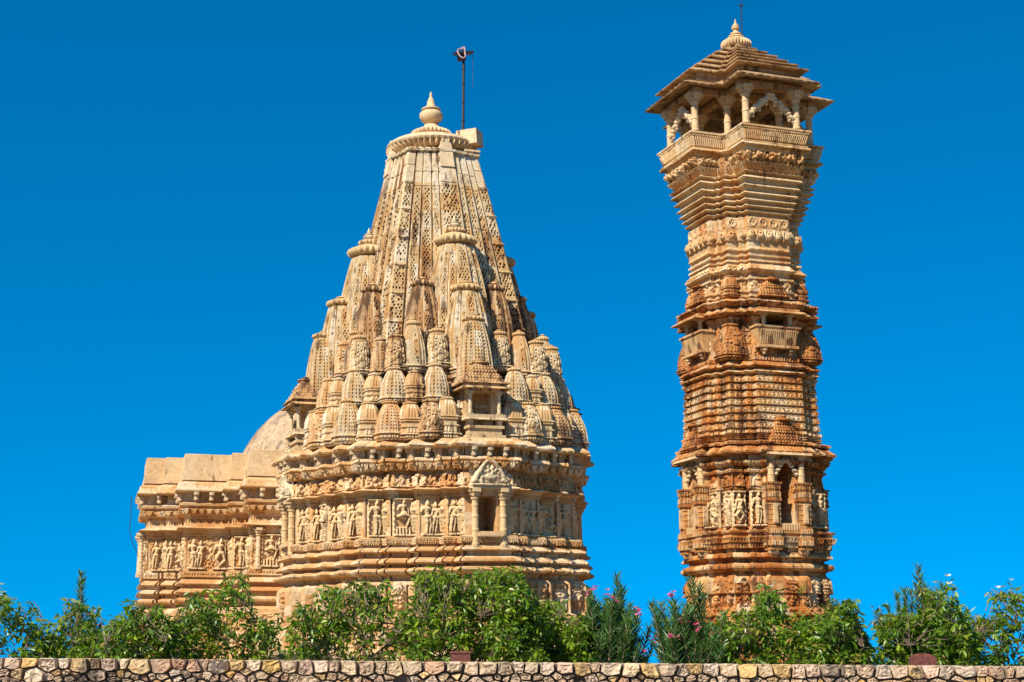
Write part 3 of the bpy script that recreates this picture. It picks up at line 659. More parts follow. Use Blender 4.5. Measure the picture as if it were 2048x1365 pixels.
# balconies over each central bay
def balcony(parent,q):
    a=q*math.pi/2; n=(math.sin(a),-math.cos(a)); b=empty('balcony',(n[0]*4.02,n[1]*4.02,0),a,parent=parent)
    m=MB()
    m.box(-.62,.62,-.75,.3,8.30-ZB,8.42-ZB,.5,0); m.box(-.52,.52,-.66,.3,8.42-ZB,8.62-ZB,.4,.2); m.box(-.58,.58,-.72,.3,8.62-ZB,8.70-ZB,.5,0)
    m.box(-.30,.30,-.50,.3,8.70-ZB,8.86-ZB,.3,.3); 
    for s in (-1,1): m.box(s*.45-.08,s*.45+.08,-.68,.0,8.68-ZB,8.88-ZB,.7,0); m.lathe([(0,.03),(.08,.07),(.16,.09)],s*.45,-.66,8.70-ZB,n=10,tint=.8)
    m.box(-.68,.68,-.80,.3,8.87-ZB,8.93-ZB,.7,0,taper=.03); m.box(-.64,.64,-.76,.3,8.93-ZB,9.03-ZB,.6,0)
    part('balcony_floor',m.mesh('balcony_floor',M_spire),b)
    m=MB(); m.box(-.52,-.30,-.35,.3,9.03-ZB,9.74-ZB,.6,0); m.box(.30,.52,-.35,.3,9.03-ZB,9.74-ZB,.6,0); m.box(-.30,.30,.05,.3,9.03-ZB,9.74-ZB,.1,.4)
    part('balcony_wall',m.mesh('balcony_wall',M_wall),b)
    c=column(.71,.055,tint=.8).mesh('balcony_column',M_spire)
    for s in (-1,1): part('column',c,b,(s*.46,-.62,9.03-ZB))
    m=MB(); m.box(-.60,.60,-.74,.3,9.74-ZB,9.82-ZB,.6,0); m.box(-.80,.80,-.92,.3,9.80-ZB,9.87-ZB,.5,.2,taper=.06); m.box(-.66,.66,-.78,.3,9.87-ZB,9.97-ZB,.4,.3)
    m.box(-.76,.76,-.86,.3,9.97-ZB,10.03-ZB,.4,.4,taper=.05)
    r=phamsana(1.26,1.0,.78,6,.4,.25); m.join(r,Matrix.Translation((0,-.25,10.03-ZB)))
    part('balcony_roof',m.mesh('balcony_roof',M_spire_st),b)
for q in range(4): balcony(temple,q)

# ================================================================== FLAGPOLE
fp=Matrix.Rotation(ROT,4,'Z')@Vector((.98,-1.05,0)); FX,FY=TX+fp.x-.58,TY+fp.y
flag=empty('flagpole',(FX,FY,18.05),R_(15),'thin dark iron pole with board and white cloth at its top above the temple','flagpole')
m=MB(); m.tube([(0,0,0),(0,0,.75)],.05,10); part('pipe_socket',m.mesh('pipe_socket',M_grey),flag)
m=MB(); m.tube([(0,0,.7),(0,0,3.95)],.045,12)
for z_ in (1.55,2.2,2.85,3.4): m.lathe([(0,.045),(.01,.065),(.035,.065),(.045,.045)],0,0,z_,n=12)
part('pole',m.mesh('pole',M_iron),flag)
m=MB(); m.box(-.32,.30,-.22,.22,3.95,4.03,.3,0,rot=Matrix.Rotation(R_(-7),3,'Y')@Matrix.Rotation(R_(12),3,'X')); m.box(-.2,.06,-.10,.10,3.72,3.98,.3,0,taper=-.02)
part('board',m.mesh('flag_board',M_iron),flag)
m=MB(); pts=[]
for i in range(25):
    a=i/24*2*math.pi; pts.append((-.10+.13*math.sin(a)+.04*math.cos(a*2),-.26+.10*math.cos(a*1.0),3.90+.22*math.cos(a)+.03*math.sin(3*a)))
m.tube(pts,[.020+.014*abs(math.sin(i*1.3)) for i in range(25)],7); m.tube([(-.1,-.2,4.05),(0,-.05,4.12),(.07,.08,4.08),(.1,.15,3.98)],[.03,.06,.05,.03],7)
part('cloth',m.mesh('tied_cloth',M_cloth,True),flag)
m=MB(); m.tube([(.29,-.1,3.93),(.30,-.1,3.4),(.29,-.1,2.9),(.31,-.1,2.75)],.008,5); part('cord',m.mesh('hanging_cord',M_iron),flag)

# ================================================================== HALL
hx,hy=0,12.6
hw=Matrix.Rotation(ROT,4,'Z')@Vector((hx,hy,0)); HX,HY=-6.85,62.7
hall=empty('assembly_hall',(HX,HY,1.2),R_(15),'low stepped sandstone hall with plain parapet and plaster dome, far left behind the spired temple','hall')
ql=[(-4.05,-4.7),(-4.05,-3.45),(-4.6,-3.45),(-4.6,-2.75),(-6.3,-2.75),(-6.3,-1.5),(-6.95,-1.5),(-6.95,-1.2),(-7.65,-1.2)]
left=ql+[(x,-y) for x,y in reversed(ql)]         # front-left to back-left
right=[(-x,y) for x,y in reversed(left)]
HP=np.array(left+right)[::-1].copy()
hprof=zz([(1.2,.9),(1.8,.9),(1.85,.6),(2.8,.6),(2.85,.4),(3.75,.38),(3.85,.22),(3.9,.08),(4.0,.08),(4.02,.24),(4.06,.32),(4.12,.34),(4.18,.31),(4.22,.2),(4.24,.08),(4.37,.08),(4.38,.26),(4.42,.3),(4.5,.26),(4.57,.12),(4.60,.07),(4.69,.07),(4.70,.24),(4.74,.27),(4.82,.22),(4.90,.1),(4.98,.06),(4.99,.16),(5.20,.17),(5.22,.05),(5.26,0)])
hb=[('groove',3.9,5.22,.09,.05,.4,9),('notch',5.03,5.15,.04,.10,.2),('orn',2.0,3.6,.04,1,.3)]
part('base_moulding',sweep(HP,hprof,relmaker(zb(hb)),.042,None,31,(.9,.35),.010).mesh('hall_base',M_wall),hall)
hprof=zz([(5.26,0),(6.52,0),(6.54,.05),(6.66,.08),(6.76,.12),(6.77,.30),(6.80,.34),(6.85,.22),(6.89,.06),(7.28,.04),(7.32,.10),(7.34,.18),(7.50,.20),(7.52,.12),(7.62,.14),(7.64,.28),(7.72,.30),(7.78,.12),(7.90,.04),(8.14,.04),(8.15,.36),(8.18,.48),(8.24,.48),(8.30,.40),(8.48,.36),(8.56,.16),(8.60,.14)])
hb=[('groove',5.3,6.5,.10,.06,.4),('notch',6.56,6.64,.03,.1,.2),('notch',6.95,7.2,.05,.09,.3,1e9),('petal',7.32,7.52,.10,.30,.2),('rib',8.30,8.46,.02,.09,.3),('orn',5.35,6.5,.045,1,.2)]
part('wall',sweep(HP,hprof,relmaker(zb(hb)),.038,None,32,(.7,.4),.008).mesh('hall_wall',M_wall),hall)
hprof=zz([(8.60,.24),(8.90,.24),(8.905,.18),(9.58,.18),(9.60,.16),(9.60,-.1),(9.0,-.1),(8.98,-.4)])
part('parapet',sweep(HP,hprof,None,.06,None,33,(1.35,5.0),.004,True).mesh('hall_parapet',M_new),hall)
m=MB(); Rd=4.45; pr=[]
for i in range(17):
    a=R_(5)+(math.pi/2-R_(5))*i/16; pr.append((Rd*math.sin(a),Rd*math.cos(a)))
m.lathe(pr,0,0,8.3-ZB,n=72); m.lathe([(0,.7),(.1,.6),(.15,.3),(.5,.35),(.7,.1),(.9,0)],0,0,8.3+Rd-.05-ZB,n=20)
part('dome',m.mesh('hall_dome',M_dome,True),hall)
mb=MB()
for (c,a,wd,n) in quad_positions(HP):
    if wd<.4: continue
    k=max(1,int(round(wd/.6)))
    for j in range(k):
        u=(j-(k-1)/2)*wd/k; tx,ty=c+np.array([-n[1],n[0]])*u+n*.02
        part('eave_bracket',brk_me,hall,(tx,ty,7.90-ZB),a).scale=(1.15,1.25,1.15)
k=0; H2={}
for (c,a,wd,n) in quad_positions(HP):
    if wd<.3 or wd>3: continue
    cnt=1 if wd<1.0 else int(wd/.75)
    if wd>1.75: cnt=1
    for j in range(cnt):
        u=(j-(cnt-1)/2)*wd/max(cnt,1)
        fm=FIG[6] if wd>1.75 else FIG[[0,4,3,2,1,5][k%6]]
        if wd<.52: fm=FIG[5]
        k+=1
        o=part('carved_figure',fm,hall,(c[0]+n[0]*.005-n[1]*u,c[1]+n[1]*.005+n[0]*u,5.26-ZB),a); o.scale=(1.05,1,1.07)
# framed seated deity on the bay beside the temple
for s in (-1,1):
    o=part('carved_figure',FIG[6],hall,(s*3.35,-4.71,5.26-ZB),0); o.scale=(1.15,1.1,1.07)
    for q in (-1,1): part('pilaster',column(1.5,.085,tint=.8).mesh('hall_pilaster',M_new),hall,(s*3.35+q*.46,-4.80,5.2-ZB))
for sx in (-1,1):
    for sy in (-.75,.75): part('pilaster',column(1.6,.09,tint=.8).mesh('hall_corner_pilaster',M_new),hall,(sx*7.87,sy,5.15-ZB))
# vestibule joining hall and spire
VP=np.array([(-2.6,-8.6),(2.6,-8.6),(2.6,-4.5),(-2.6,-4.5)])
part('vestibule',sweep(VP,zz([(1.2,.5),(4.0,.3),(4.2,.1),(5.2,.15),(5.26,0),(6.8,0),(6.85,.2),(6.9,0),(8.1,0),(8.15,.3),(8.4,.2),(9.4,.1)]),relmaker(zb([('orn',5.3,6.7,.05,1,.3)])),.08,None,35).mesh('vestibule',M_wall),hall)
cab=MB(); cab.tube([(-.0,0,8.15),(.02,-.02,7.4),(-.01,.0,6.9),(.12,.05,6.45),(.35,.1,6.0),(.5,.2,5.6)],.014,5)
wpt=Matrix.Rotation(ROT,4,'Z')@Vector((-8.02,hy-1.3,0))
co=part('cable',cab.mesh('hanging_cable',M_iron),None,(-14.75,60.0,0),ROT)
tag(co,'thin black cable hanging from the left end of the hall eave','cable')

# ================================================================== TOWER
TOX,TOY=7.82,50.0
tower=empty('stone_tower',(TOX,TOY,1.2),R_(20),'slender rust stained sandstone tower with columned pavilion on top, right of the temple','tower')
tower.rotation_euler=(0,R_(-.35),R_(20))
def tp(b,R,mm,d,c): return stair([R,d],[b,mm],c)
KEYS=[(1.2,(.78,2.5,1.3,2.2,1.95)),(3.4,(.74,2.42,1.25,2.12,1.9)),(5.3,(.70,2.25,1.2,2.0,1.80)),(8.3,(.70,2.2,1.18,1.95,1.72)),(8.6,(.84,2.14,1.15,1.92,1.70)),(10.9,(.82,2.06,1.1,1.84,1.62)),(11.2,(.80,1.92,1.1,1.72,1.55)),(12.7,(.80,1.88,1.08,1.70,1.52)),(13.9,(.78,1.84,1.02,1.62,1.46)),(16.0,(.78,1.80,.98,1.55,1.40)),(17.3,(1.0,2.15,1.12,1.55,1.42)),(18.2,(1.2,2.45,1.25,1.45,1.36)),(19,(1.2,2.5,1.25,1.45,1.36))]
SCL=lambda z: float(np.interp(z,[1.2,4.9,5.3,5.8,8.1,8.5,10.9,12.8,16,17.5,19],[.87,.87,.90,.96,.95,.92,.91,.91,.89,.92,.93]))
def TPf(z):
    sc=SCL(z+ZB)
    z=z+ZB; zs=[k[0] for k in KEYS]; v=[np.interp(z,zs,[k[1][i] for k in KEYS]) for i in range(5)]; return tp(*[q*sc for q in v])
def tsw(rows,bands,nm,mat,seed,ds=.03,hole=None,stainf=None,rough=.009,block=(.55,.40)):
    rel=relmaker(zb(bands)); 
    if hole: rel=hole_rel(rel,hole)
    return sweep(None,zz(rows),rel,ds,stainf,seed,block,rough,True,None,TPf).mesh(nm,mat)
def lip(z,o,t=.07,oi=0.0,dr=.05):
    """thin projecting slab: underside, edge, sloping top"""
    return [(z-.005,oi),(z,o-.02),(z+.02,o),(z+t*.6,o-.02),(z+t+dr,oi+.06),(z+t+dr+.02,oi)]
st_fn=lambda U,Z,rad,e: .5*(vn(U*1.6+e*5.1,(Z)*1.1,8)>.55)
# plinth
rows=[(1.2,.6),(1.8,.6),(1.85,.45),(2.4,.45),(2.45,.30),(2.9,.30),(2.95,.2),(3.2,.16),(3.22,.24),(3.30,.24),(3.32,.14),(3.44,.12),(3.50,.04),(3.88,.02),(3.92,.10),(4.28,.10),(4.38,.07),(4.44,.0),(4.56,-.02),(4.60,.12),(4.66,.19),(4.72,.20),(4.78,.17),(4.82,.06),(4.86,-.02),(4.96,0)]+[(4.98,.16),(5.0,.18),(5.06,.15),(5.14,.06),(5.16,.0),(5.26,.0)]
part('plinth',tsw(rows,[('orn',3.5,3.86,.03,1,.2),('medal',3.5,4.4,.07,1,.4),('notch',3.92,3.98,.02,.08,.3),('orn',3.24,3.44,.05,1,.3),('ornx',2.96,3.2,.05,.3,.3),('ornx',2.46,2.9,.06,.3,.3)],'tower_plinth',M_tow,51,stainf=st_fn),tower)
# lower storey
rows=[(5.26,.0),(5.28,.10),(5.42,.12),(5.44,.18),(5.60,.20),(5.62,.10),(5.72,.08),(5.74,.14),(5.80,.14),(5.82,.02),(5.95,-.08),(7.0,-.10),(7.02,-.02),(7.10,.03),(7.16,-.02),(7.3,-.05),(7.6,-.08),(7.62,.04),(7.68,.06),(7.74,-.02),(7.8,-.06),(7.82,.04),(7.9,.1),(7.98,.12),(8.0,.0),(8.16,.0)]
low=[('groove',5.85,6.95,.10,.05,.3),('groove',7.05,7.95,.08,.05,.3),('notch',5.46,5.57,.04,.12,.2),('dentil',5.28,5.40,.03,.10,.2),('orn',6.0,6.95,.05,1,.15,.6),('gable',7.18,7.58,.07,1,.25,.9),('notch',7.76,7.9,.05,.14,.2),('petal',7.80,7.97,.05,.12,.2),('orn',5.82,6.95,.04,1,.7)]
part('lower_wall',tsw(rows,low,'tower_lower',M_tow,52,hole=[(1.1,1.9,.26,6.05-ZB,7.98-ZB,.8,.3)],stainf=st_fn),tower)
rows=[(8.15,.0),(8.17,.22),(8.19,.33),(8.24,.34),(8.30,.28),(8.42,.18),(8.46,.10),(8.48,.26),(8.54,.28),(8.60,.14),(8.62,.02)]
part('lower_eave',tsw(rows,[('rib',8.24,8.42,.012,.12,.3)],'tower_eave_a',M_tow,53,rough=.03,stainf=lambda U,Z,rad,e:.5*vn(U*2.2+e*3,Z*3,7)+.05),tower)
# arch rows storey
rows=[(8.62,.02),(8.70,.02)]; bs=[]
for (za,zb_) in ((8.66,8.76),(8.84,8.94)): rows+= [(za,.02),(za+.01,.10),(zb_-.01,.10),(zb_,.02)]; bs.append(('dentil',za,zb_,.03,.09,.2))
z_=9.02
while z_<10.6:
    rows+= [(z_,.0),(z_+.01,.05),(z_+.17,.07),(z_+.20,-.01),(z_+.235,-.02)]; bs.append(('arch',z_+.0,z_+.18,.045,.17,.15)); z_+=.245
rows+= [(10.74,.0),(10.76,.14),(10.80,.17),(10.84,.14),(10.88,.02),(10.95,.0)]
rows=sorted(rows,key=lambda r:r[0])
part('middle_wall',tsw(rows,bs,'tower_middle',M_tow,54,stainf=lambda U,Z,rad,e:.22*(vn(U*1.4+e*4,Z*.7,9)>.6)+.0),tower)
rows=[(10.94,.0),(10.96,.16),(10.99,.24),(11.03,.22),(11.14,.14),(11.16,.06),(11.2,.10),(11.3,.10),(11.32,.04)]
part('middle_eave',tsw(rows,[('dentil',11.2,11.3,.03,.1,.2)],'tower_eave_b',M_tow,55,rough=.028,stainf=lambda U,Z,rad,e:.7*vn(U*2+e*3,Z*3,6)),tower)
rows=[(11.32,.02),(11.5,.0),(12.5,-.02),(12.62,.06),(12.66,.0)]
part('upper_wall',tsw(rows,[('orn',11.4,12.5,.03,1,.2)],'tower_upper_wall',M_tow,56,hole=[(1.2,1.9,.45,12.1-ZB,12.62-ZB,.8,0)],stainf=lambda U,Z,rad,e:.25+0*U),tower)
rows=[(12.66,.0),(12.68,.22),(12.71,.34),(12.76,.32),(12.86,.20),(12.94,.12),(12.96,.20),(13.06,.34),(13.1,.32),(13.2,.14),(13.22,.02),(13.26,.1),(13.3,.04)]
part('upper_eave',tsw(rows,[('dentil',13.0,13.1,.05,.08,.2)],'tower_eave_c',M_tow,57,rough=.026,stainf=lambda U,Z,rad,e:.6*vn(U*2+e*3,Z*3,5)),tower)
rows=[(13.3,.02),(13.42,.02),(13.44,.08),(13.52,.08),(13.54,.02),(13.84,.02),(13.86,.1),(13.92,.1),(13.94,.0),(14.1,-.02),(14.12,.12),(14.16,.15),(14.2,.14),(14.30,.06),(14.44,.0),(14.46,.06),(14.52,.06),(14.54,-.02),(14.62,-.02),(14.64,.06),(14.70,.06),(14.72,-.02),(14.82,-.02),(14.84,.05),(14.9,.05),(14.92,.03),(15.14,.05),(15.16,.10),(15.52,.13),(15.56,.04),(15.62,.06),(15.94,.06),(16.0,.0)]
part('neck',tsw(rows,[('orn',13.54,13.84,.05,1,.2),('dots',13.94,14.08,.04,.11,.2),('ornx',14.18,14.34,.05,.2,.2),('dentil',14.46,14.5,.02,.07,.3),('rib',14.86,14.92,.02,.07,.3),('heads',15.16,15.52,.10,.34,.2),('holes',15.62,15.94,.05,.38,.3)],'tower_neck',M_towtop,58,stainf=lambda U,Z,rad,e:.35*(vn(U*2+e*3,Z*1.2,2)>.6)),tower)
# flaring underside of the pavilion
rows=[(16.0,.0)]
for z_,o in ((16.08,.10),(16.24,.14),(16.42,.16),(16.62,.17),(16.86,.18),(17.10,.20)):
    rows+= [(z_-.005,o-.13),(z_,o),(z_+.03,o+.02),(z_+.10,o-.06),(z_+.13,o-.12)]
rows+= [(17.26,.08),(17.28,.18),(17.33,.19),(17.36,.1),(17.42,.02),(17.54,.08),(17.64,.12),(17.66,.02),(17.70,.04),(17.96,.08),(17.98,.02),(18.1,.02),(18.12,.16),(18.16,.18),(18.22,.14),(18.24,.06)]
part('flared_corbel',tsw(rows,[('zig',17.27,17.34,.06,.09,.2),('orn',17.66,17.98,.09,1,.2),('heads',17.70,17.96,.10,.26,.9),('petal',17.42,17.64,.04,.13,.2),('zig',18.11,18.18,.06,.09,.2)],'tower_corbel',M_towtop,59),tower)
# parapet of the pavilion
BP=stair([2.34],[1.12],1.2)
par=sweep(BP,zz([(18.22,.0),(18.24,.06),(18.28,.06),(18.30,-.02),(18.72,.10),(18.74,.16),(18.80,.16),(18.80,.04),(18.74,.03),(18.32,-.08)]),relmaker(zb([('rib',18.34,18.70,.05,.075,.2),('notch',18.58,18.68,.03,.075,.2)])),.026,None,60,(.9,1),.003).mesh('tower_parapet',M_towtop)
part('parapet',par,tower)
part('floor',sweep(BP,zz([(18.1,-.1),(18.3,-.12),(18.34,-.14)]),None,.3,None,61).mesh('pavilion_floor',M_towtop),tower)
# pavilion columns
pc=column(1.86,.115,tint=.75).mesh('pavilion_column',M_towtop)
cols=[(s*.93,-2.15) for s in (-1,1)]+[(s*.93,2.15) for s in (-1,1)]+[(-2.15,s*.93) for s in (-1,1)]+[(2.15,s*.93) for s in (-1,1)]+[(a*.97,b*.97) for a in (-1,1) for b in (-1,1)]
for x,y in cols: part('column',pc,tower,(x,y,18.34-ZB))
# foliated arches between the paired columns
ar=MB(); rr_=random.Random(4)
for s in (-1,1):
    for i in range(15):
        t=i/14; x=s*(.90-.90*t); z_=.0+.85*t**.9+.05*math.sin(t*22)
        ar.lathe([(-.09,.02),(-.05,.09),(0,.11),(.05,.09),(.09,.02)],x,0,z_,n=9,tint=.7+.3*rr_.random())
        if i%2: ar.lathe([(-.06,.01),(0,.06),(.06,.01)],x*1.0-s*.04,0,z_-.12,n=8,tint=.9)
arm=ar.mesh('foliated_arch',M_new)
for q in range(4):
    a=q*math.pi/2; part('arch',arm,tower,(math.sin(a)*2.15,-math.cos(a)*2.15,19.15-ZB),a)
# beams, ceiling
m=MB()
for q in range(4):
    a=Matrix.Rotation(q*math.pi/2,4,'Z'); t=MB(); t.box(-1.2,1.2,-2.28,-2.02,20.19-ZB,20.36-ZB,.4,0); t.box(-1.08,-.84,-2.2,0,20.195-ZB,20.35-ZB,.4,0); t.box(.84,1.08,-2.2,0,20.198-ZB,20.355-ZB,.4,0); m.join(t,a)
part('beam',m.mesh('pavilion_beams',M_roof),tower)
# roof: sloping eave, block, stack of slabs
EP=stair([2.76],[1.45],1.66)
rows=[(20.50,-.9),(20.49,-.55),(20.34,-.02),(20.33,.05),(20.37,.06),(20.42,.0),(20.62,-.36),(20.66,-.46)]
part('roof_eave',sweep(EP,zz(rows),relmaker(zb([('rib',20.36,20.48,.012,.3,.3)])),.04,None,62,(.9,1),.006).mesh('roof_eave',M_roof),tower)
RP=stair([1.0],[.53],.60)
rows=[(20.62,0,2.16),(20.9,0,2.14)]
z_=21.62
for i,(k_,z_) in enumerate(((2.48,20.90),(2.14,21.17),(1.80,21.43),(1.45,21.70),(1.10,21.96),(.74,22.2))):
    rows+= [(z_-.005,0,k_-.22),(z_,0,k_),(z_+.035,0,k_+.01),(z_+.12,0,k_-.17),(z_+.13,0,k_-.32)]
rows+= [(22.5,0,.40)]
part('roof',sweep(RP,zz(rows),relmaker(zb([('line',20.75,20.78,.03,1)])),.035,lambda U,Z,rad,e:.3*(vn(U*1.5+e,Z*4,3)>.5),63,(.7,.16),.008).mesh('tower_roof',M_roof),tower)
m=MB(); amalaka(m,.50,22.46-ZB,.26,n=30,tint=.7); m.lathe([(0,.46),(.06,.38),(.12,.24),(.14,.28),(.18,.27),(.22,.16),(.26,.2),(.30,.19),(.36,.09),(.42,.08),(.46,.13),(.55,.14),(.62,.09),(.70,.035),(.82,.02),(.84,0)],z=22.70-ZB,n=32,tint=.6)
part('finial',m.mesh('tower_finial',M_towtop),tower)
m=MB(); m.tube([(.25,0,22.8-ZB),(.25,0,24.15-ZB)],.017,6)
for i in range(6):
    a=i*math.pi/3; m.tube([(.25,0,24.02-ZB),(.25+.12*math.cos(a),.12*math.sin(a),24.13-ZB)],.01,4)
m.tube([(.25,0,24.1-ZB),(.25,0,24.32-ZB)],.011,5)
part('lightning_rod',m.mesh('lightning_rod',M_iron),tower)
# bay furniture of the tower
bc=column(1.0,.105,tint=.65,stain=.1)
pier=MB(); rs0=random.Random(5)
for z0,z1,w_,s_ in ((5.20,5.32,.20,.2),(5.32,5.60,.24,.4),(5.60,5.68,.20,.2),(5.68,5.90,.22,.5),(5.90,5.98,.18,.3),(5.98,6.70,.19,.1),(6.70,6.80,.23,.6),(6.80,7.22,.20,.3),(7.22,7.28,.25,.4)):
    pier.box(-w_,w_,-w_,w_,z0-ZB,z1-ZB,.5+.3*math.sin(z0*7),s_,taper=.012)
for z0,w_ in ((5.34,.25),(5.70,.23),(6.82,.21),(7.06,.21)):
    for j in range(5):
        u=(j-2)*.085
        for (sx,sy) in ((0,-1),(-1,0),(1,0)):
            cx,cy=(u,-w_) if sx==0 else (sx*w_,u); pier.box(cx-.022,cx+.022,cy-.022,cy+.022,z0-ZB,z0+.14-ZB,.4+.5*rs0.random(),.2)
for z0 in (6.12,6.28,6.44,6.58): pier.box(-.20,.20,-.20,.20,z0-ZB,z0+.035-ZB,.6,.2)
for (sx,sy) in ((0,-1),(-1,0),(1,0)): pier.box(sx*.19-.07,sx*.19+.07,sy*.19-.07,sy*.19+.07,6.02-ZB,6.62-ZB,.75,.1)
pier.lathe([(0,.03),(.06,.10),(.12,.16),(.2,.19),(.26,.17)],0,0,4.96-ZB,n=20,flute=10,tint=.8)
pier_me=pier.mesh('bay_pier',M_tow); bc_me=bc.mesh('bay_column',M_towtop)
tor=MB()
for s in (-1,1):
    for i in range(9):
        t=i/8; tor.lathe([(-.07,.02),(0,.085),(.07,.02)],s*(.36-.36*t),0,.5*t**.8+.04*math.sin(t*20),n=8,tint=.8)
tor_me=tor.mesh('bay_arch',M_new)
ph=phamsana(1.2,.6,.92,7,.3,.6).mesh('small_stepped_roof',M_tow)
ph2=phamsana(1.15,.5,.72,6,.3,.5).mesh('upper_stepped_roof',M_tow)
cs=shringa(1.25,.45,.22,'fine',15,cap=.14,kal=False,stainv=.5).mesh('corner_spire',M_tow)
cs2=shringa(.8,.26,.16,'band',16,cap=.14,kal=False,stainv=.5).mesh('small_corner_spire',M_tow)
col2=column(.55,.07,tint=.7).mesh('balcony_column_small',M_towtop)
for q in range(4):
    a=q*math.pi/2; n=np.array([math.sin(a),-math.cos(a)]); t=np.array([-n[1],n[0]])
    bay=empty('bay',(0,0,0),a,parent=tower)
    for s in (-1,1):
        part('pier',pier_me,bay,(s*.53,-2.12,0)); part('column',bc_me,bay,(s*.53,-2.14,7.2-ZB))
    part('arch',tor_me,bay,(0,-2.14,7.55-ZB))
    m=MB(); m.box(-.42,.42,-2.24,-1.9,5.80-ZB,6.02-ZB,.6,0)
    for j in range(9): m.box(-.40+.09*j,-.36+.09*j,-2.27,-2.23,5.82-ZB,6.0-ZB,.7,0)
    m.box(-.46,.46,-2.28,-1.9,5.72-ZB,5.801-ZB,.5,.2)
    part('sill',m.mesh('bay_sill',M_towtop),bay)
    m=MB(); m.box(-.80,.80,-2.46,-1.8,8.12-ZB,8.19-ZB,.7,0,taper=.03); m.box(-.72,.72,-2.34,-1.8,8.189-ZB,8.30-ZB,.5,.3)
    part('canopy',m.mesh('bay_canopy',M_towtop),bay)
    part('stepped_roof',ph,bay,(0,-1.98,8.52-ZB))
    part('stepped_roof',ph2,bay,(0,-1.70,13.28-ZB))
    # upper balcony
    b=empty('balcony',(0,0,0),0,parent=bay)
    m=MB()
    for (x0,x1,y0,y1) in ((-.76,.76,-2.06,-1.6),):
        z0,z1=11.66-ZB,12.24-ZB; f=.12
        V=[(x0+f,y0+f,z0),(x1-f,y0+f,z0),(x1-f,y1,z0),(x0+f,y1,z0),(x0,y0,z1),(x1,y0,z1),(x1,y1,z1),(x0,y1,z1)]
        m.add(V,[[0,3,2,1],[4,5,6,7],[0,1,5,4],[1,2,6,5],[2,3,7,6],[3,0,4,7]],None,.6,.15)
        for j in range(17):
            x=x0+f+.03+(x1-x0-2*f-.06)*j/16; m.add([(x-.02,y0+f-.03,z0+.05),(x+.02,y0+f-.03,z0+.05),(x+.02,y0-.03,z1-.08),(x-.02,y0-.03,z1-.08),(x-.02,y0+f+.02,z0+.05),(x+.02,y0+f+.02,z0+.05),(x+.02,y0+.03,z1-.08),(x-.02,y0+.03,z1-.08)],[[0,1,2,3],[0,4,5,1],[3,2,6,7],[0,3,7,4],[1,5,6,2]],None,.7,.1)
    m.box(-.80,.80,-2.10,-1.6,12.235-ZB,12.30-ZB,.7,.2); m.box(-.72,.72,-2.06,-1.6,11.58-ZB,11.67-ZB,.6,.2)
    for s in (-1,1): m.lathe([(0,.02),(.06,.07),(.1,.06),(.14,.11),(.24,.12)],s*.48,-1.92,11.34-ZB,n=14,tint=.7)
    part('balcony_parapet',m.mesh('tower_balcony',M_tow),b)
    for s in (-1,1): part('column',col2,b,(s*.47,-1.96,12.30-ZB-.16))
    m=MB(); m.box(-.88,.88,-2.36,-1.6,12.66-ZB,12.72-ZB,.6,.3,taper=.05); m.box(-.74,.74,-2.16,-1.6,12.72-ZB,12.84-ZB,.5,.4)
    part('balcony_eave',m.mesh('tower_balcony_eave',M_tow),b)
for sx in (-1,1):
    for sy in (-1,1):
        part('corner_spire',cs,tower,(sx*1.36,sy*1.36,11.2-ZB))
        part('corner_spire',cs2,tower,(sx*1.25,sy*1.25,13.24-ZB))
# figures on the tower
k=0
for (c,a,wd,n) in quad_positions(TPf(6.5-ZB)):
    if wd>1.2 or wd<.22: continue
    k+=1
    fm=FIG[5] if wd<.45 else FIG[0] if k%2 else FIG[3]
    o=part('carved_figure',fm,tower,(c[0]-n[0]*.08,c[1]-n[1]*.08,5.92-ZB),a); o.scale=(.85,1.2,.98)
# weeds rooted in masonry ------------------------------------------------------
def leaf_template(kind):
    if kind=='broad':
        pts=[(0,0,0),(.30,-.17,.03),(.30,.17,.03),(.68,-.15,.0),(.68,.15,.0),(1,0,-.10),(.32,0,-.02),(.70,0,-.05)]
        F3=[[0,1,6],[0,6,2],[7,3,5],[7,5,4]]; F4=[[1,3,7,6],[6,7,4,2]]
    else:
        pts=[(0,0,0),(.35,-.07,.02),(.35,.07,.02),(1,0,.0),(.4,0,-.01)]; F3=[[0,1,4],[0,4,2],[1,3,4],[4,3,2]]; F4=[]
    return np.array(pts,float),F3,F4
def leaves(mb,pos,dirs,size,tint,kind='broad',rnd=None,wid=1.0):
    """pos Nx3, dirs Nx3 unit (leaf axis), size N, tint N"""
    T,F3,F4=leaf_template(kind); N=len(pos); 
    d=dirs/np.linalg.norm(dirs,axis=1,keepdims=True); r=rnd.normal(size=(N,3)); r[:,2]+=1.6
    s=np.cross(r,d); s/=np.linalg.norm(s,axis=1,keepdims=True)+1e-9; u=np.cross(d,s)
    V=pos[:,None]+size[:,None,None]*(T[None,:,0:1]*d[:,None]+T[None,:,1:2]*wid*s[:,None]+T[None,:,2:3]*u[:,None])
    m=len(T); off=(np.arange(N)*m)[:,None,None]
    f3=(np.array(F3)[None]+off).reshape(-1,3); f4=(np.array(F4)[None]+off).reshape(-1,4) if F4 else None
    mb.add(V.reshape(-1,3),f4,f3,np.repeat(tint,m),0)
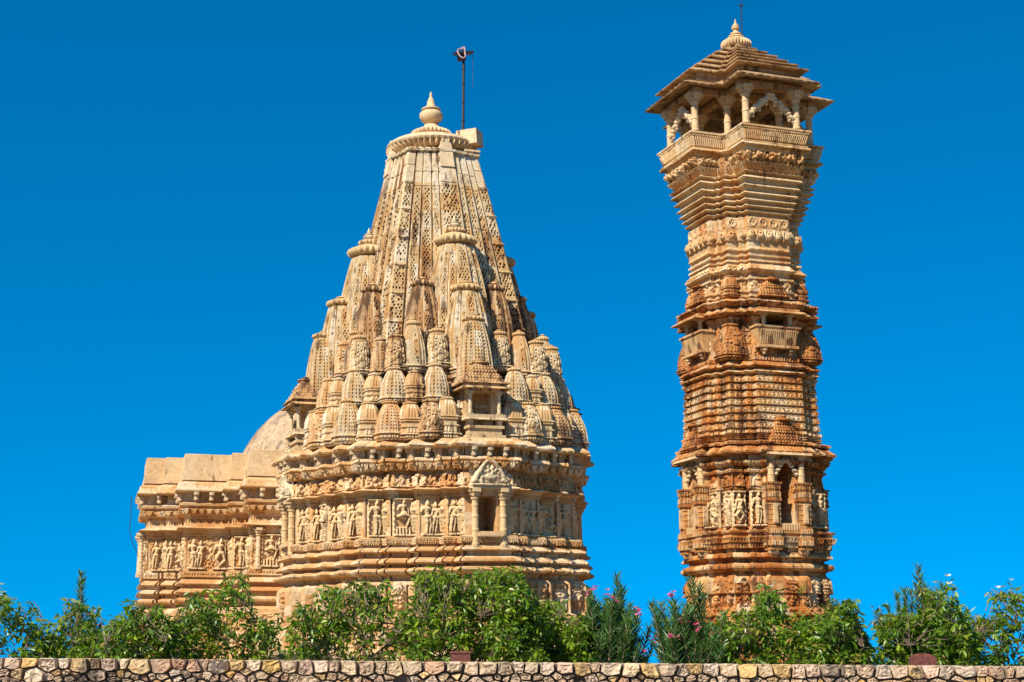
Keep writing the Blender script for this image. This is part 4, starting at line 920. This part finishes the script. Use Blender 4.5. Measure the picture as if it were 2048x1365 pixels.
def bush(name,x,y,z,h,wd,dp,ncl,leafs,seed,label,group,low=.25,nleaf=10,topw=.6,tint0=.0,flowers=0,clumps=5):
    rn=np.random.default_rng(seed)
    root=empty(name,(x,y,z),0,label,'shrub',group)
    # irregular crown: several lobes
    L=[]
    for i in range(clumps):
        t=(i+.5)/clumps; lx=(t-.5)*wd*.78+rn.normal()*wd*.04; hh=h*(rn.uniform(.80,1.05) if 0<i<clumps-1 else rn.uniform(.70,.88))
        L.append((lx,rn.normal()*dp*.15,hh,wd/clumps*rn.uniform(.75,1.15)))
    tips=[]
    for i in range(ncl):
        l=L[rn.integers(len(L))]; a=rn.uniform(0,2*np.pi); r=math.sqrt(rn.uniform(.02,1)); zf=low+(1-low)*rn.uniform()**.8
        ww=l[3]*(1-.55*max(0,zf-.5)/.5)*1.1
        tips.append((l[0]+r*math.cos(a)*ww,l[1]+r*math.sin(a)*dp*.5,l[2]*zf+rn.normal()*.03))
    tips=np.array(tips)
    br=MB(); fo=MB(); stems=[]
    ns=max(4,clumps*2)
    for i in range(ns):
        sx=rn.normal()*wd*.12; tx=(i/(ns-1)-.5)*wd*.75; hh=h*rn.uniform(.5,.68)
        pts=[(sx,rn.normal()*.08,-.1),(sx*.6+tx*.35+rn.normal()*.04,rn.normal()*dp*.1,hh*.4),(tx*.8+rn.normal()*.05,rn.normal()*dp*.15,hh*.75),(tx+rn.normal()*.05,rn.normal()*dp*.2,hh)]
        br.tube(pts,[.017,.012,.008,.004],5); stems+= [np.array(pts[1])*.5+np.array(pts[2])*.5,np.array(pts[2]),np.array(pts[3]),np.array(pts[1])]
    stems=np.array(stems)
    for t in tips:
        dd=np.linalg.norm((stems-t)*np.array([1,1,.8])+np.array([0,0,(.0)]),axis=1)+ (stems[:,2]>t[2])*.3; s=stems[dd.argmin()]
        dv_=s-t; ln_=np.linalg.norm(dv_); s=t+dv_*min(1,.22/max(ln_,.01)); mid=(s+t)/2+rn.normal(size=3)*.02; br.tube([s,mid,t],[.005,.004,.003],4)
    pos=[];dr=[];sz=[];tn=[]
    for t in tips:
        n=rn.integers(nleaf-3,nleaf+3); a0=rn.uniform(0,6.28); ct=rn.uniform(.15,.85)
        old=rn.uniform()<.05
        for j in range(n):
            a=a0+j*2.4; el=rn.uniform(-1.25,.5); dv=np.array([math.cos(a)*math.cos(el),math.sin(a)*math.cos(el),math.sin(el)])
            pos.append(t+dv*.015-np.array([0,0,rn.uniform(0,.07)])+rn.normal(size=3)*.012); dr.append(dv); sz.append(leafs*rn.uniform(.6,1.15))
            tv=ct*.8+rn.uniform(-.12,.15)+tint0; 
            if rn.uniform()<.03 or old: tv=rn.uniform(.9,1)
            else: tv=min(tv,.84)
            tn.append(np.clip(tv,0,1))
    leaves(fo,np.array(pos),np.array(dr),np.array(sz),np.array(tn),'broad',rn)
    part('branches',br.mesh('branches',M_bark),root); part('foliage',fo.mesh('foliage',M_leaf),root)
    if flowers:
        idx=np.argsort(-tips[:,2])[:flowers*4]
        for i in idx[::4]:
            f=MB(); p5=np.array([[math.cos(k*1.257),math.sin(k*1.257),.5] for k in range(5)])
            leaves(f,np.zeros((5,3)),p5,np.full(5,.04),np.full(5,.5),'broad',rn,1.6); part('flower',f.mesh('white_flower',M_whitef),root,tuple(tips[i]+np.array([0,-.02,.05])))
    return root
def oleander(x,y,z,h,wd,dp,nsh,seed,label,group,flowers=8,lf=.13):
    rn=np.random.default_rng(seed); root=empty('oleander_shrub',(x,y,z),0,label,'shrub',group)
    br=MB(); fo=MB(); pos=[];dr=[];sz=[];tn=[]; tips=[]
    for i in range(nsh):
        bx=rn.normal()*wd*.10; by=rn.normal()*dp*.1; a=rn.uniform(0,6.28); rr=math.sqrt(rn.uniform(0,1)); tx=bx+math.cos(a)*rr*wd*.48; ty=by+math.sin(a)*rr*dp*.45
        hh=h*(1-.38*rr**2)*rn.uniform(.60,.95)
        if i==0: tx,ty,hh=bx-wd*.15,0,h*1.0
        P=[np.array((bx,by,-.1)),np.array((bx+(tx-bx)*.35,by+(ty-by)*.35,hh*.4)),np.array((bx+(tx-bx)*.8,by+(ty-by)*.8,hh*.75)),np.array((tx,ty,hh))]
        br.tube(P,[.014,.011,.008,.005],5); tips.append(P[3])
        nn=int(30*hh)
        for j in range(nn):
            t=.18+.82*j/nn; k=min(2,int(t*3)); f=t*3-k; c=P[k]*(1-f)+P[k+1]*f; ax=(P[k+1]-P[k]); ax/=np.linalg.norm(ax)
            for q in range(3):
                aa=j*1.05+q*2.094+rn.normal()*.2; e=.75-.55*t+rn.normal()*.12 if t<.9 else .25
                sd=np.array([math.cos(aa),math.sin(aa),0]); dv=ax*(.45+.5*t)+sd*(1.0-.35*t)+np.array([0,0,rn.normal()*.12])
                pos.append(c);dr.append(dv);sz.append(lf*rn.uniform(.7,1.15)*(1-.25*(t>.95)));tn.append(np.clip(.35+.35*t+rn.normal()*.15,0,1))
    leaves(fo,np.array(pos),np.array(dr),np.array(sz),np.array(tn),'narrow',rn,1.15)
    part('branches',br.mesh('branches',M_bark),root); part('foliage',fo.mesh('foliage',M_ole),root)
    tips=np.array(tips); idx=rn.permutation(len(tips))[:flowers]
    for i in idx:
        f=MB(); p=[];d=[]
        for k in range(6):
            c=rn.normal(size=3)*np.array([.035,.035,.03])
            for q in range(5): p.append(c); a=q*1.257+k; d.append((math.cos(a),math.sin(a),.45))
        leaves(f,np.array(p),np.array(d),np.full(len(p),.036),rn.uniform(0,.8,len(p)),'broad',rn,1.6)
        part('flower_cluster',f.mesh('pink_flowers',M_pink),root,tuple(tips[i]+np.array([0,-.03,.05])))
    return root
def weed(name,loc,s,label,seed):
    rn=np.random.default_rng(seed); fo=MB(); n=26; p=rn.normal(size=(n,3))*s*.35; d=rn.normal(size=(n,3)); d[:,2]=np.abs(d[:,2])
    leaves(fo,p,d,np.full(n,s*.55)*rn.uniform(.6,1.2,n),rn.uniform(.1,.7,n),'broad',rn)
    for k in range(4): fo.tube([(0,0,-s*.4),tuple(p[k])],.008,4,tint=.2)
    o=part(name,fo.mesh(name,M_leaf),None,loc); tag(o,label,'plant'); return o

# ================================================================== WALL, GROUND
gm=MB()
gs=[(-3000,0),(14.15,0.0),(14.2,0.0),(14.25,1.15),(20,1.15),(36,1.2),(120,1.2),(400,.3),(5000,-12)]
xs=[-3000,-300,-60,-20,0,20,60,300,3000]
V=[(x,y,z) for y,z in gs for x in xs]; n=len(xs)
F=[[j*n+i,j*n+i+1,(j+1)*n+i+1,(j+1)*n+i] for j in range(len(gs)-1) for i in range(n-1)]
gm.add(V,F); g=part('ground',gm.mesh('ground',M_soil),None); g['kind']='structure'
M_stonew=stone('rubble stone',[(.48,.27,.16),(.42,.31,.21),(.56,.41,.26),(.50,.34,.24),(.57,.45,.33),(.56,.35,.12),(.46,.36,.27)],stain_lo=.86,stain_hi=1.1,grime=(.26,.20,.13),big=.12,bump=1.0,dark=.63,dark_col=(.09,.07,.055))
M_mort=flat('dark mortar',(.13,.098,.07),.95,noise=.35)
WY=14.0
def wtop(x): return 1.705-.008*(x+4.6)
rs=random.Random(11)
mm=MB()
for i in range(60):
    x0=-12+i*.4; x1=x0+.4
    V=[(x0,WY+.02,-.1),(x1,WY+.02,-.1),(x1,WY+.02,wtop(x1)-.012),(x0,WY+.02,wtop(x0)-.012),(x0,WY+.40,-.1),(x1,WY+.40,-.1),(x1,WY+.40,wtop(x1)-.012),(x0,WY+.40,wtop(x0)-.012)]
    mm.add(V,[[0,1,2,3],[3,2,6,7],[5,4,7,6]],None,.5,0)
sm=MB()
def rubble(cx,cz,w,h,tint,top=False,dep=.05):
    """irregular rounded stone facing -Y"""
    n=rs.choice([8,9,10]); ang=[ (k+rs.uniform(-.2,.2))/n*2*math.pi+.3 for k in range(n)]
    out=[]
    for a in ang:
        c,s=math.cos(a),math.sin(a); q=1/max(abs(c),abs(s)); q=q**rs.uniform(.8,1.0)*rs.uniform(.92,1.02)
        out.append((c*q*w/2,s*q*h/2))
    if top: out=[(x,min(z,h/2)) for x,z in out]
    rows=[(1.0,.05),(1.0,-.004),(.93,-dep*.55),(.78,-dep*.85),(.45,-dep*rs.uniform(.85,1.1))]
    sub=3; pts=[]
    for k in range(n):
        a=out[k]; b=out[(k+1)%n]
        for j in range(sub): t=j/sub; pts.append((a[0]*(1-t)+b[0]*t,a[1]*(1-t)+b[1]*t))
    P=np.array(pts); N=len(P); V=[]; tx,tz=rs.uniform(-.12,.12),rs.uniform(-.12,.12)
    for k_,yy in rows:
        jit=np.array([[rs.uniform(-1,1)*.004 for _ in range(2)] for _ in range(N)])
        Q=P*k_+jit*(k_<1); y=WY+yy+(Q[:,0]*tx+Q[:,1]*tz if yy<0 else 0)+np.array([rs.uniform(-.004,.004) for _ in range(N)])
        V.append(np.stack([cx+Q[:,0],y,cz+Q[:,1]],1))
    V=np.concatenate(V); m=len(rows); i=np.arange(N); j=(i+1)%N; F=np.concatenate([np.stack([k*N+i,k*N+j,(k+1)*N+j,(k+1)*N+i],1) for k in range(m-1)])
    V=np.concatenate([V,[[cx,WY-dep*rs.uniform(.9,1.1),cz]]]); F3=np.stack([(m-1)*N+i,(m-1)*N+j,np.full(N,m*N)],1)
    sm.add(V,F,F3,tint,0)
def cell_wall(x0,x1,dep,seed):
    rn=np.random.default_rng(seed); pts=[];rad=[]
    # coping course of larger, squarer stones
    x=x0
    while x<x1: w_=rn.uniform(.07,.20); pts.append((x+w_/2,-.045+rn.uniform(-.02,.015))); rad.append(rn.uniform(.045,.08)); x+=w_
    tries=0
    while tries<24000:
        tries+=1; r0=rn.choice([.024,.038,.055,.068],p=[.5,.25,.15,.10]) if tries<16000 else .028
        p=(rn.uniform(x0,x1),rn.uniform(-dep,-.10-r0*.6)); P=np.array(pts); Rr=np.array(rad)
        d=np.hypot((P[:,0]-p[0])/1.45,P[:,1]-p[1])
        if (d>(Rr+r0)*.92).all(): pts.append(p); rad.append(r0)
    P=np.array(pts); Rr=np.array(rad); S=P.copy(); S[:,0]/=1.45
    hole={int(np.argmin(np.hypot(P[:,0]-hx_,P[:,1]-hz_))) for hx_,hz_ in ((-.944,-.155),(.57,-.14),(3.9,-.17))}
    for i in range(len(P)):
        if i in hole: continue
        c=S[i]; d=np.hypot(*(S-c).T); nb=np.argsort(d)[1:26]
        poly=[(c[0]-.16,c[1]-.16),(c[0]+.16,c[1]-.16),(c[0]+.16,c[1]+.16),(c[0]-.16,c[1]+.16)]
        def clip(poly,n,k):
            out=[]
            for j in range(len(poly)):
                a=poly[j]; b=poly[(j+1)%len(poly)]; da=a[0]*n[0]+a[1]*n[1]-k; db=b[0]*n[0]+b[1]*n[1]-k
                if da<=0: out.append(a)
                if (da<0)!=(db<0): t=da/(da-db); out.append((a[0]+(b[0]-a[0])*t,a[1]+(b[1]-a[1])*t))
            return out
        for j in nb:
            v=S[j]-c; L=np.hypot(*v); n=v/L; t=(L*L+Rr[i]**2-Rr[j]**2)/(2*L)
            poly=clip(poly,n,float(c@n)+t-rn.uniform(.003,.012))
            if len(poly)<3: break
        if len(poly)>=3: poly=clip(poly,(0,1),0.0)
        if len(poly)<3: continue
        Q=np.array(poly); Q[:,0]*=1.45; ctr=Q.mean(0)
        # subdivide, round the corners, roughen
        M_=[]
        for j in range(len(Q)):
            a=Q[j]; b=Q[(j+1)%len(Q)]
            for t in (.0,.12,.5,.88): M_.append(a*(1-t)+b*t)
        M_=np.array(M_); cor=np.arange(len(M_))%4==0; prv=np.roll(M_,1,0); nx=np.roll(M_,-1,0)
        M_[cor]=(prv[cor]+nx[cor]+M_[cor]*3)/5; keep=np.hypot(*(M_-np.roll(M_,1,0)).T)>.0015; M_=M_[keep]; N=len(M_)
        if N<5: continue
        sz=float(np.sqrt(abs(np.ptp(Q[:,0])*np.ptp(Q[:,1])))); dp=.02+.28*sz*rn.uniform(.5,1.1); dp=min(dp,.055)
        tx,tz=rn.normal()*.22,rn.normal()*.22; rows=[(1.,.05),(1.,-.002),(.985,-dp*.85),(.93,-dp),(.66,-dp*rn.uniform(.8,1.15)),(.33,-dp*rn.uniform(.8,1.15))]; V=[]
        for k_,yy in rows:
            q=(M_-ctr)*k_; jit=rn.normal(size=(N,2))*.0018*(k_<1); q=q+jit
            y=WY+yy+((q[:,0]*tx+q[:,1]*tz)+rn.normal(size=N)*.0055 if yy<-.01 else 0)
            gx=ctr[0]+q[:,0]; V.append(np.stack([gx,np.broadcast_to(y,(N,)),ctr[1]+q[:,1]+np.array([wtop(g_) for g_ in gx])],1))
        V=np.concatenate(V); m=len(rows); i_=np.arange(N); j_=(i_+1)%N
        F=np.concatenate([np.stack([k*N+i_,k*N+j_,(k+1)*N+j_,(k+1)*N+i_],1) for k in range(m-1)])
        V=np.concatenate([V,[[ctr[0],WY-dp*rn.uniform(.85,1.1),ctr[1]+wtop(ctr[0])]]]); F3=np.stack([(m-1)*N+i_,(m-1)*N+j_,np.full(N,m*N)],1)
        sm.add(V,F,F3,rn.uniform(),0)
cell_wall(-6.5,6.5,.62,3)
# coping tops run back over the wall
x=-6.5; 
while x<6.5:
    wdt=rs.uniform(.12,.35); z_=wtop(x+wdt/2); sm.box(x,x+wdt-.006,WY+.03,WY+.41,z_-.03,z_+rs.uniform(-.006,.002),rs.random(),0,taper=.004); x+=wdt
# lower and outer masonry, coarser
depth=0.0; course=0
while depth<1.6:
    hc=rs.uniform(.12,.16); x=-11.9
    while x<11.5:
        wdt=rs.uniform(.14,.26)
        if not(-6.55<x+wdt/2<6.45 and depth<.60): rubble(x+wdt/2,wtop(x)-depth-hc/2,wdt*.97,hc*rs.uniform(.9,1.02),rs.random(),False,.03+.03*rs.random())
        x+=wdt+.006
    depth+=hc+.004; course+=1
wl=empty('boundary_wall',(0,0,0),0,'low rubble stone boundary wall with dark mortar running along the foot of the picture','wall')
part('mortar_core',mm.mesh('mortar_core',M_mort),wl); part('stonework',sm.mesh('stonework',M_stonew),wl)

# ================================================================== PLANTS
GZ=1.15
G='leafy shrubs behind the stone wall'
def px(x,D): return (x-1024)/3100*D*1.0
B=[ # px centre, depth, height above ground, width m, clusters, name label
 (35,16.6,1.46,.95,130,'sparse leafy shrub at the far left end above the wall',3,.35),
 (165,16.8,1.26,.95,190,'fine leaved green shrub second from the left end of the wall',3,.33),
 (300,16.3,1.36,.95,210,'dark green shrub just left of the hall corner',3,.33),
 (445,16.9,1.54,1.45,230,'open airy shrub with stone showing through in front of the hall',5,.36),
 (705,16.7,1.50,1.45,270,'open shrub with thin bare stems below the left part of the temple',5,.34),
 (955,16.4,1.86,1.5,600,'tallest dense shrub in front of the temple niche',5,.32),
 (1100,16.9,1.52,.9,300,'dense shrub beside the pink oleander at the temple right edge',3,.33),
 (1520,16.6,1.42,1.05,310,'yellowish shrub at the foot of the tower',4,.33),
 (1650,16.3,1.34,1.0,400,'dense round shrub at the right foot of the tower',4,.33),
 (1835,16.5,1.36,1.15,330,'bushy shrub behind the round rusty sheet',4,.33),
 (2015,16.7,1.42,.95,190,'tall loose shrub at the far right end of the wall',3,.33),
]
for i,(cx,D,h_,w_,nc,lb,cl,low) in enumerate(B):
    bush('leafy_shrub',px(cx,D),D,GZ,h_*.92,w_*1.06,.8,int(nc*1.45),.086,100+i,lb,G,low=low,clumps=cl,flowers=3 if i in (0,7,9,10) else 0)
G2='pink flowering oleanders behind the stone wall'
oleander(px(1225,16.8),16.8,GZ,1.45,.85,.7,60,201,'pink oleander with a tall shoot between the temple and the tower, nearer the temple',G2,9)
oleander(px(1372,16.6),16.6,GZ,1.42,.95,.7,66,202,'pink flowering oleander at the left foot of the tower',G2,10)
oleander(px(185,17.6),17.6,GZ,1.52,.4,.4,14,203,'tall spiky oleander standing out above the left shrubs',G2,2)
oleander(px(1838,17.6),17.6,GZ,1.60,.95,.5,46,204,'dark oleander rising behind the shrub near the right end of the wall',G2,0)
w1=Matrix.Rotation(ROT,4,'Z')@Vector((-.3,-2.45,0))
weed('weed',(TX+w1.x,TY+w1.y,15.1),.16,'small green weed growing on the main spire beside the attached spire top',5)
w1=Matrix.Rotation(ROT,4,'Z')@Vector((.15,-2.5,0))
weed('weed',(TOX+w1.x,TOY+w1.y,3.95),.2,'small weed sprouting from the tower plinth',6)
# rusty sheets behind the wall, fallen arch stone
m=MB(); m.box(-.09,.09,0,.03,0,.14,.5,0); m.box(-.10,.10,-.008,.0,.13,.15,.5,0)
o=part('rusty_board',m.mesh('rusty_board',M_rust),None,(px(923,14.7),14.7,1.62)); tag(o,'small rectangular rusty red metal board just above the wall','board')
m=MB(); V=[];N=14
for k in range(N+1):
    a=math.pi*k/N; V.append((.115*math.cos(a)+(.03 if k<N/2 else 0),0,.12+.07*math.sin(a)))
V=[(.125,0,-.1)]+V+[(-.115,0,-.1)]; n_=len(V); V2=V+[(x,.02,z) for x,y,z in V]
m.add(V2,[[i,i+n_,(i+1)%n_+n_,(i+1)%n_] for i in range(n_)],None,.5,0); m.add(V+[(0,0,.05)],None,[[i,n_,(i+1)%n_] for i in range(n_)],.5,0)
o=part('rusty_drum_lid',m.mesh('rusty_drum_lid',M_rust),None,(px(1826,14.6),14.6,1.56)); tag(o,'round topped rusty red sheet above the wall near its right end','metal sheet')
# curved gable of a small shrine below the hall
sh=empty('small_shrine',(px(600,34),34,1.2),R_(20),'small curved stone shrine gable showing between two shrubs','shrine')
m=MB(); N=20
for k in range(N):
    a0=math.pi*k/N; a1=math.pi*(k+1)/N
    for (r0,r1,y0,y1,t) in ((.95,1.18,-.3,.6,.6),(1.2,1.32,-.38,.5,.3)):
        V=[]
        for a in (a0,a1):
            for r in (r0,r1):
                for y in (y0,y1): V.append((math.cos(a)*r*1.1,y,math.sin(a)*r*.62))
        m.add(V,[[0,2,6,4],[1,5,7,3],[2,3,7,6],[0,4,5,1]],None,t,0)
part('arch',m.mesh('shrine_arch',M_new),sh)
m=MB(); m.box(-1.35,1.35,-.25,.6,-.9,.02,.5,0); part('shrine_wall',m.mesh('shrine_wall',M_wall),sh)
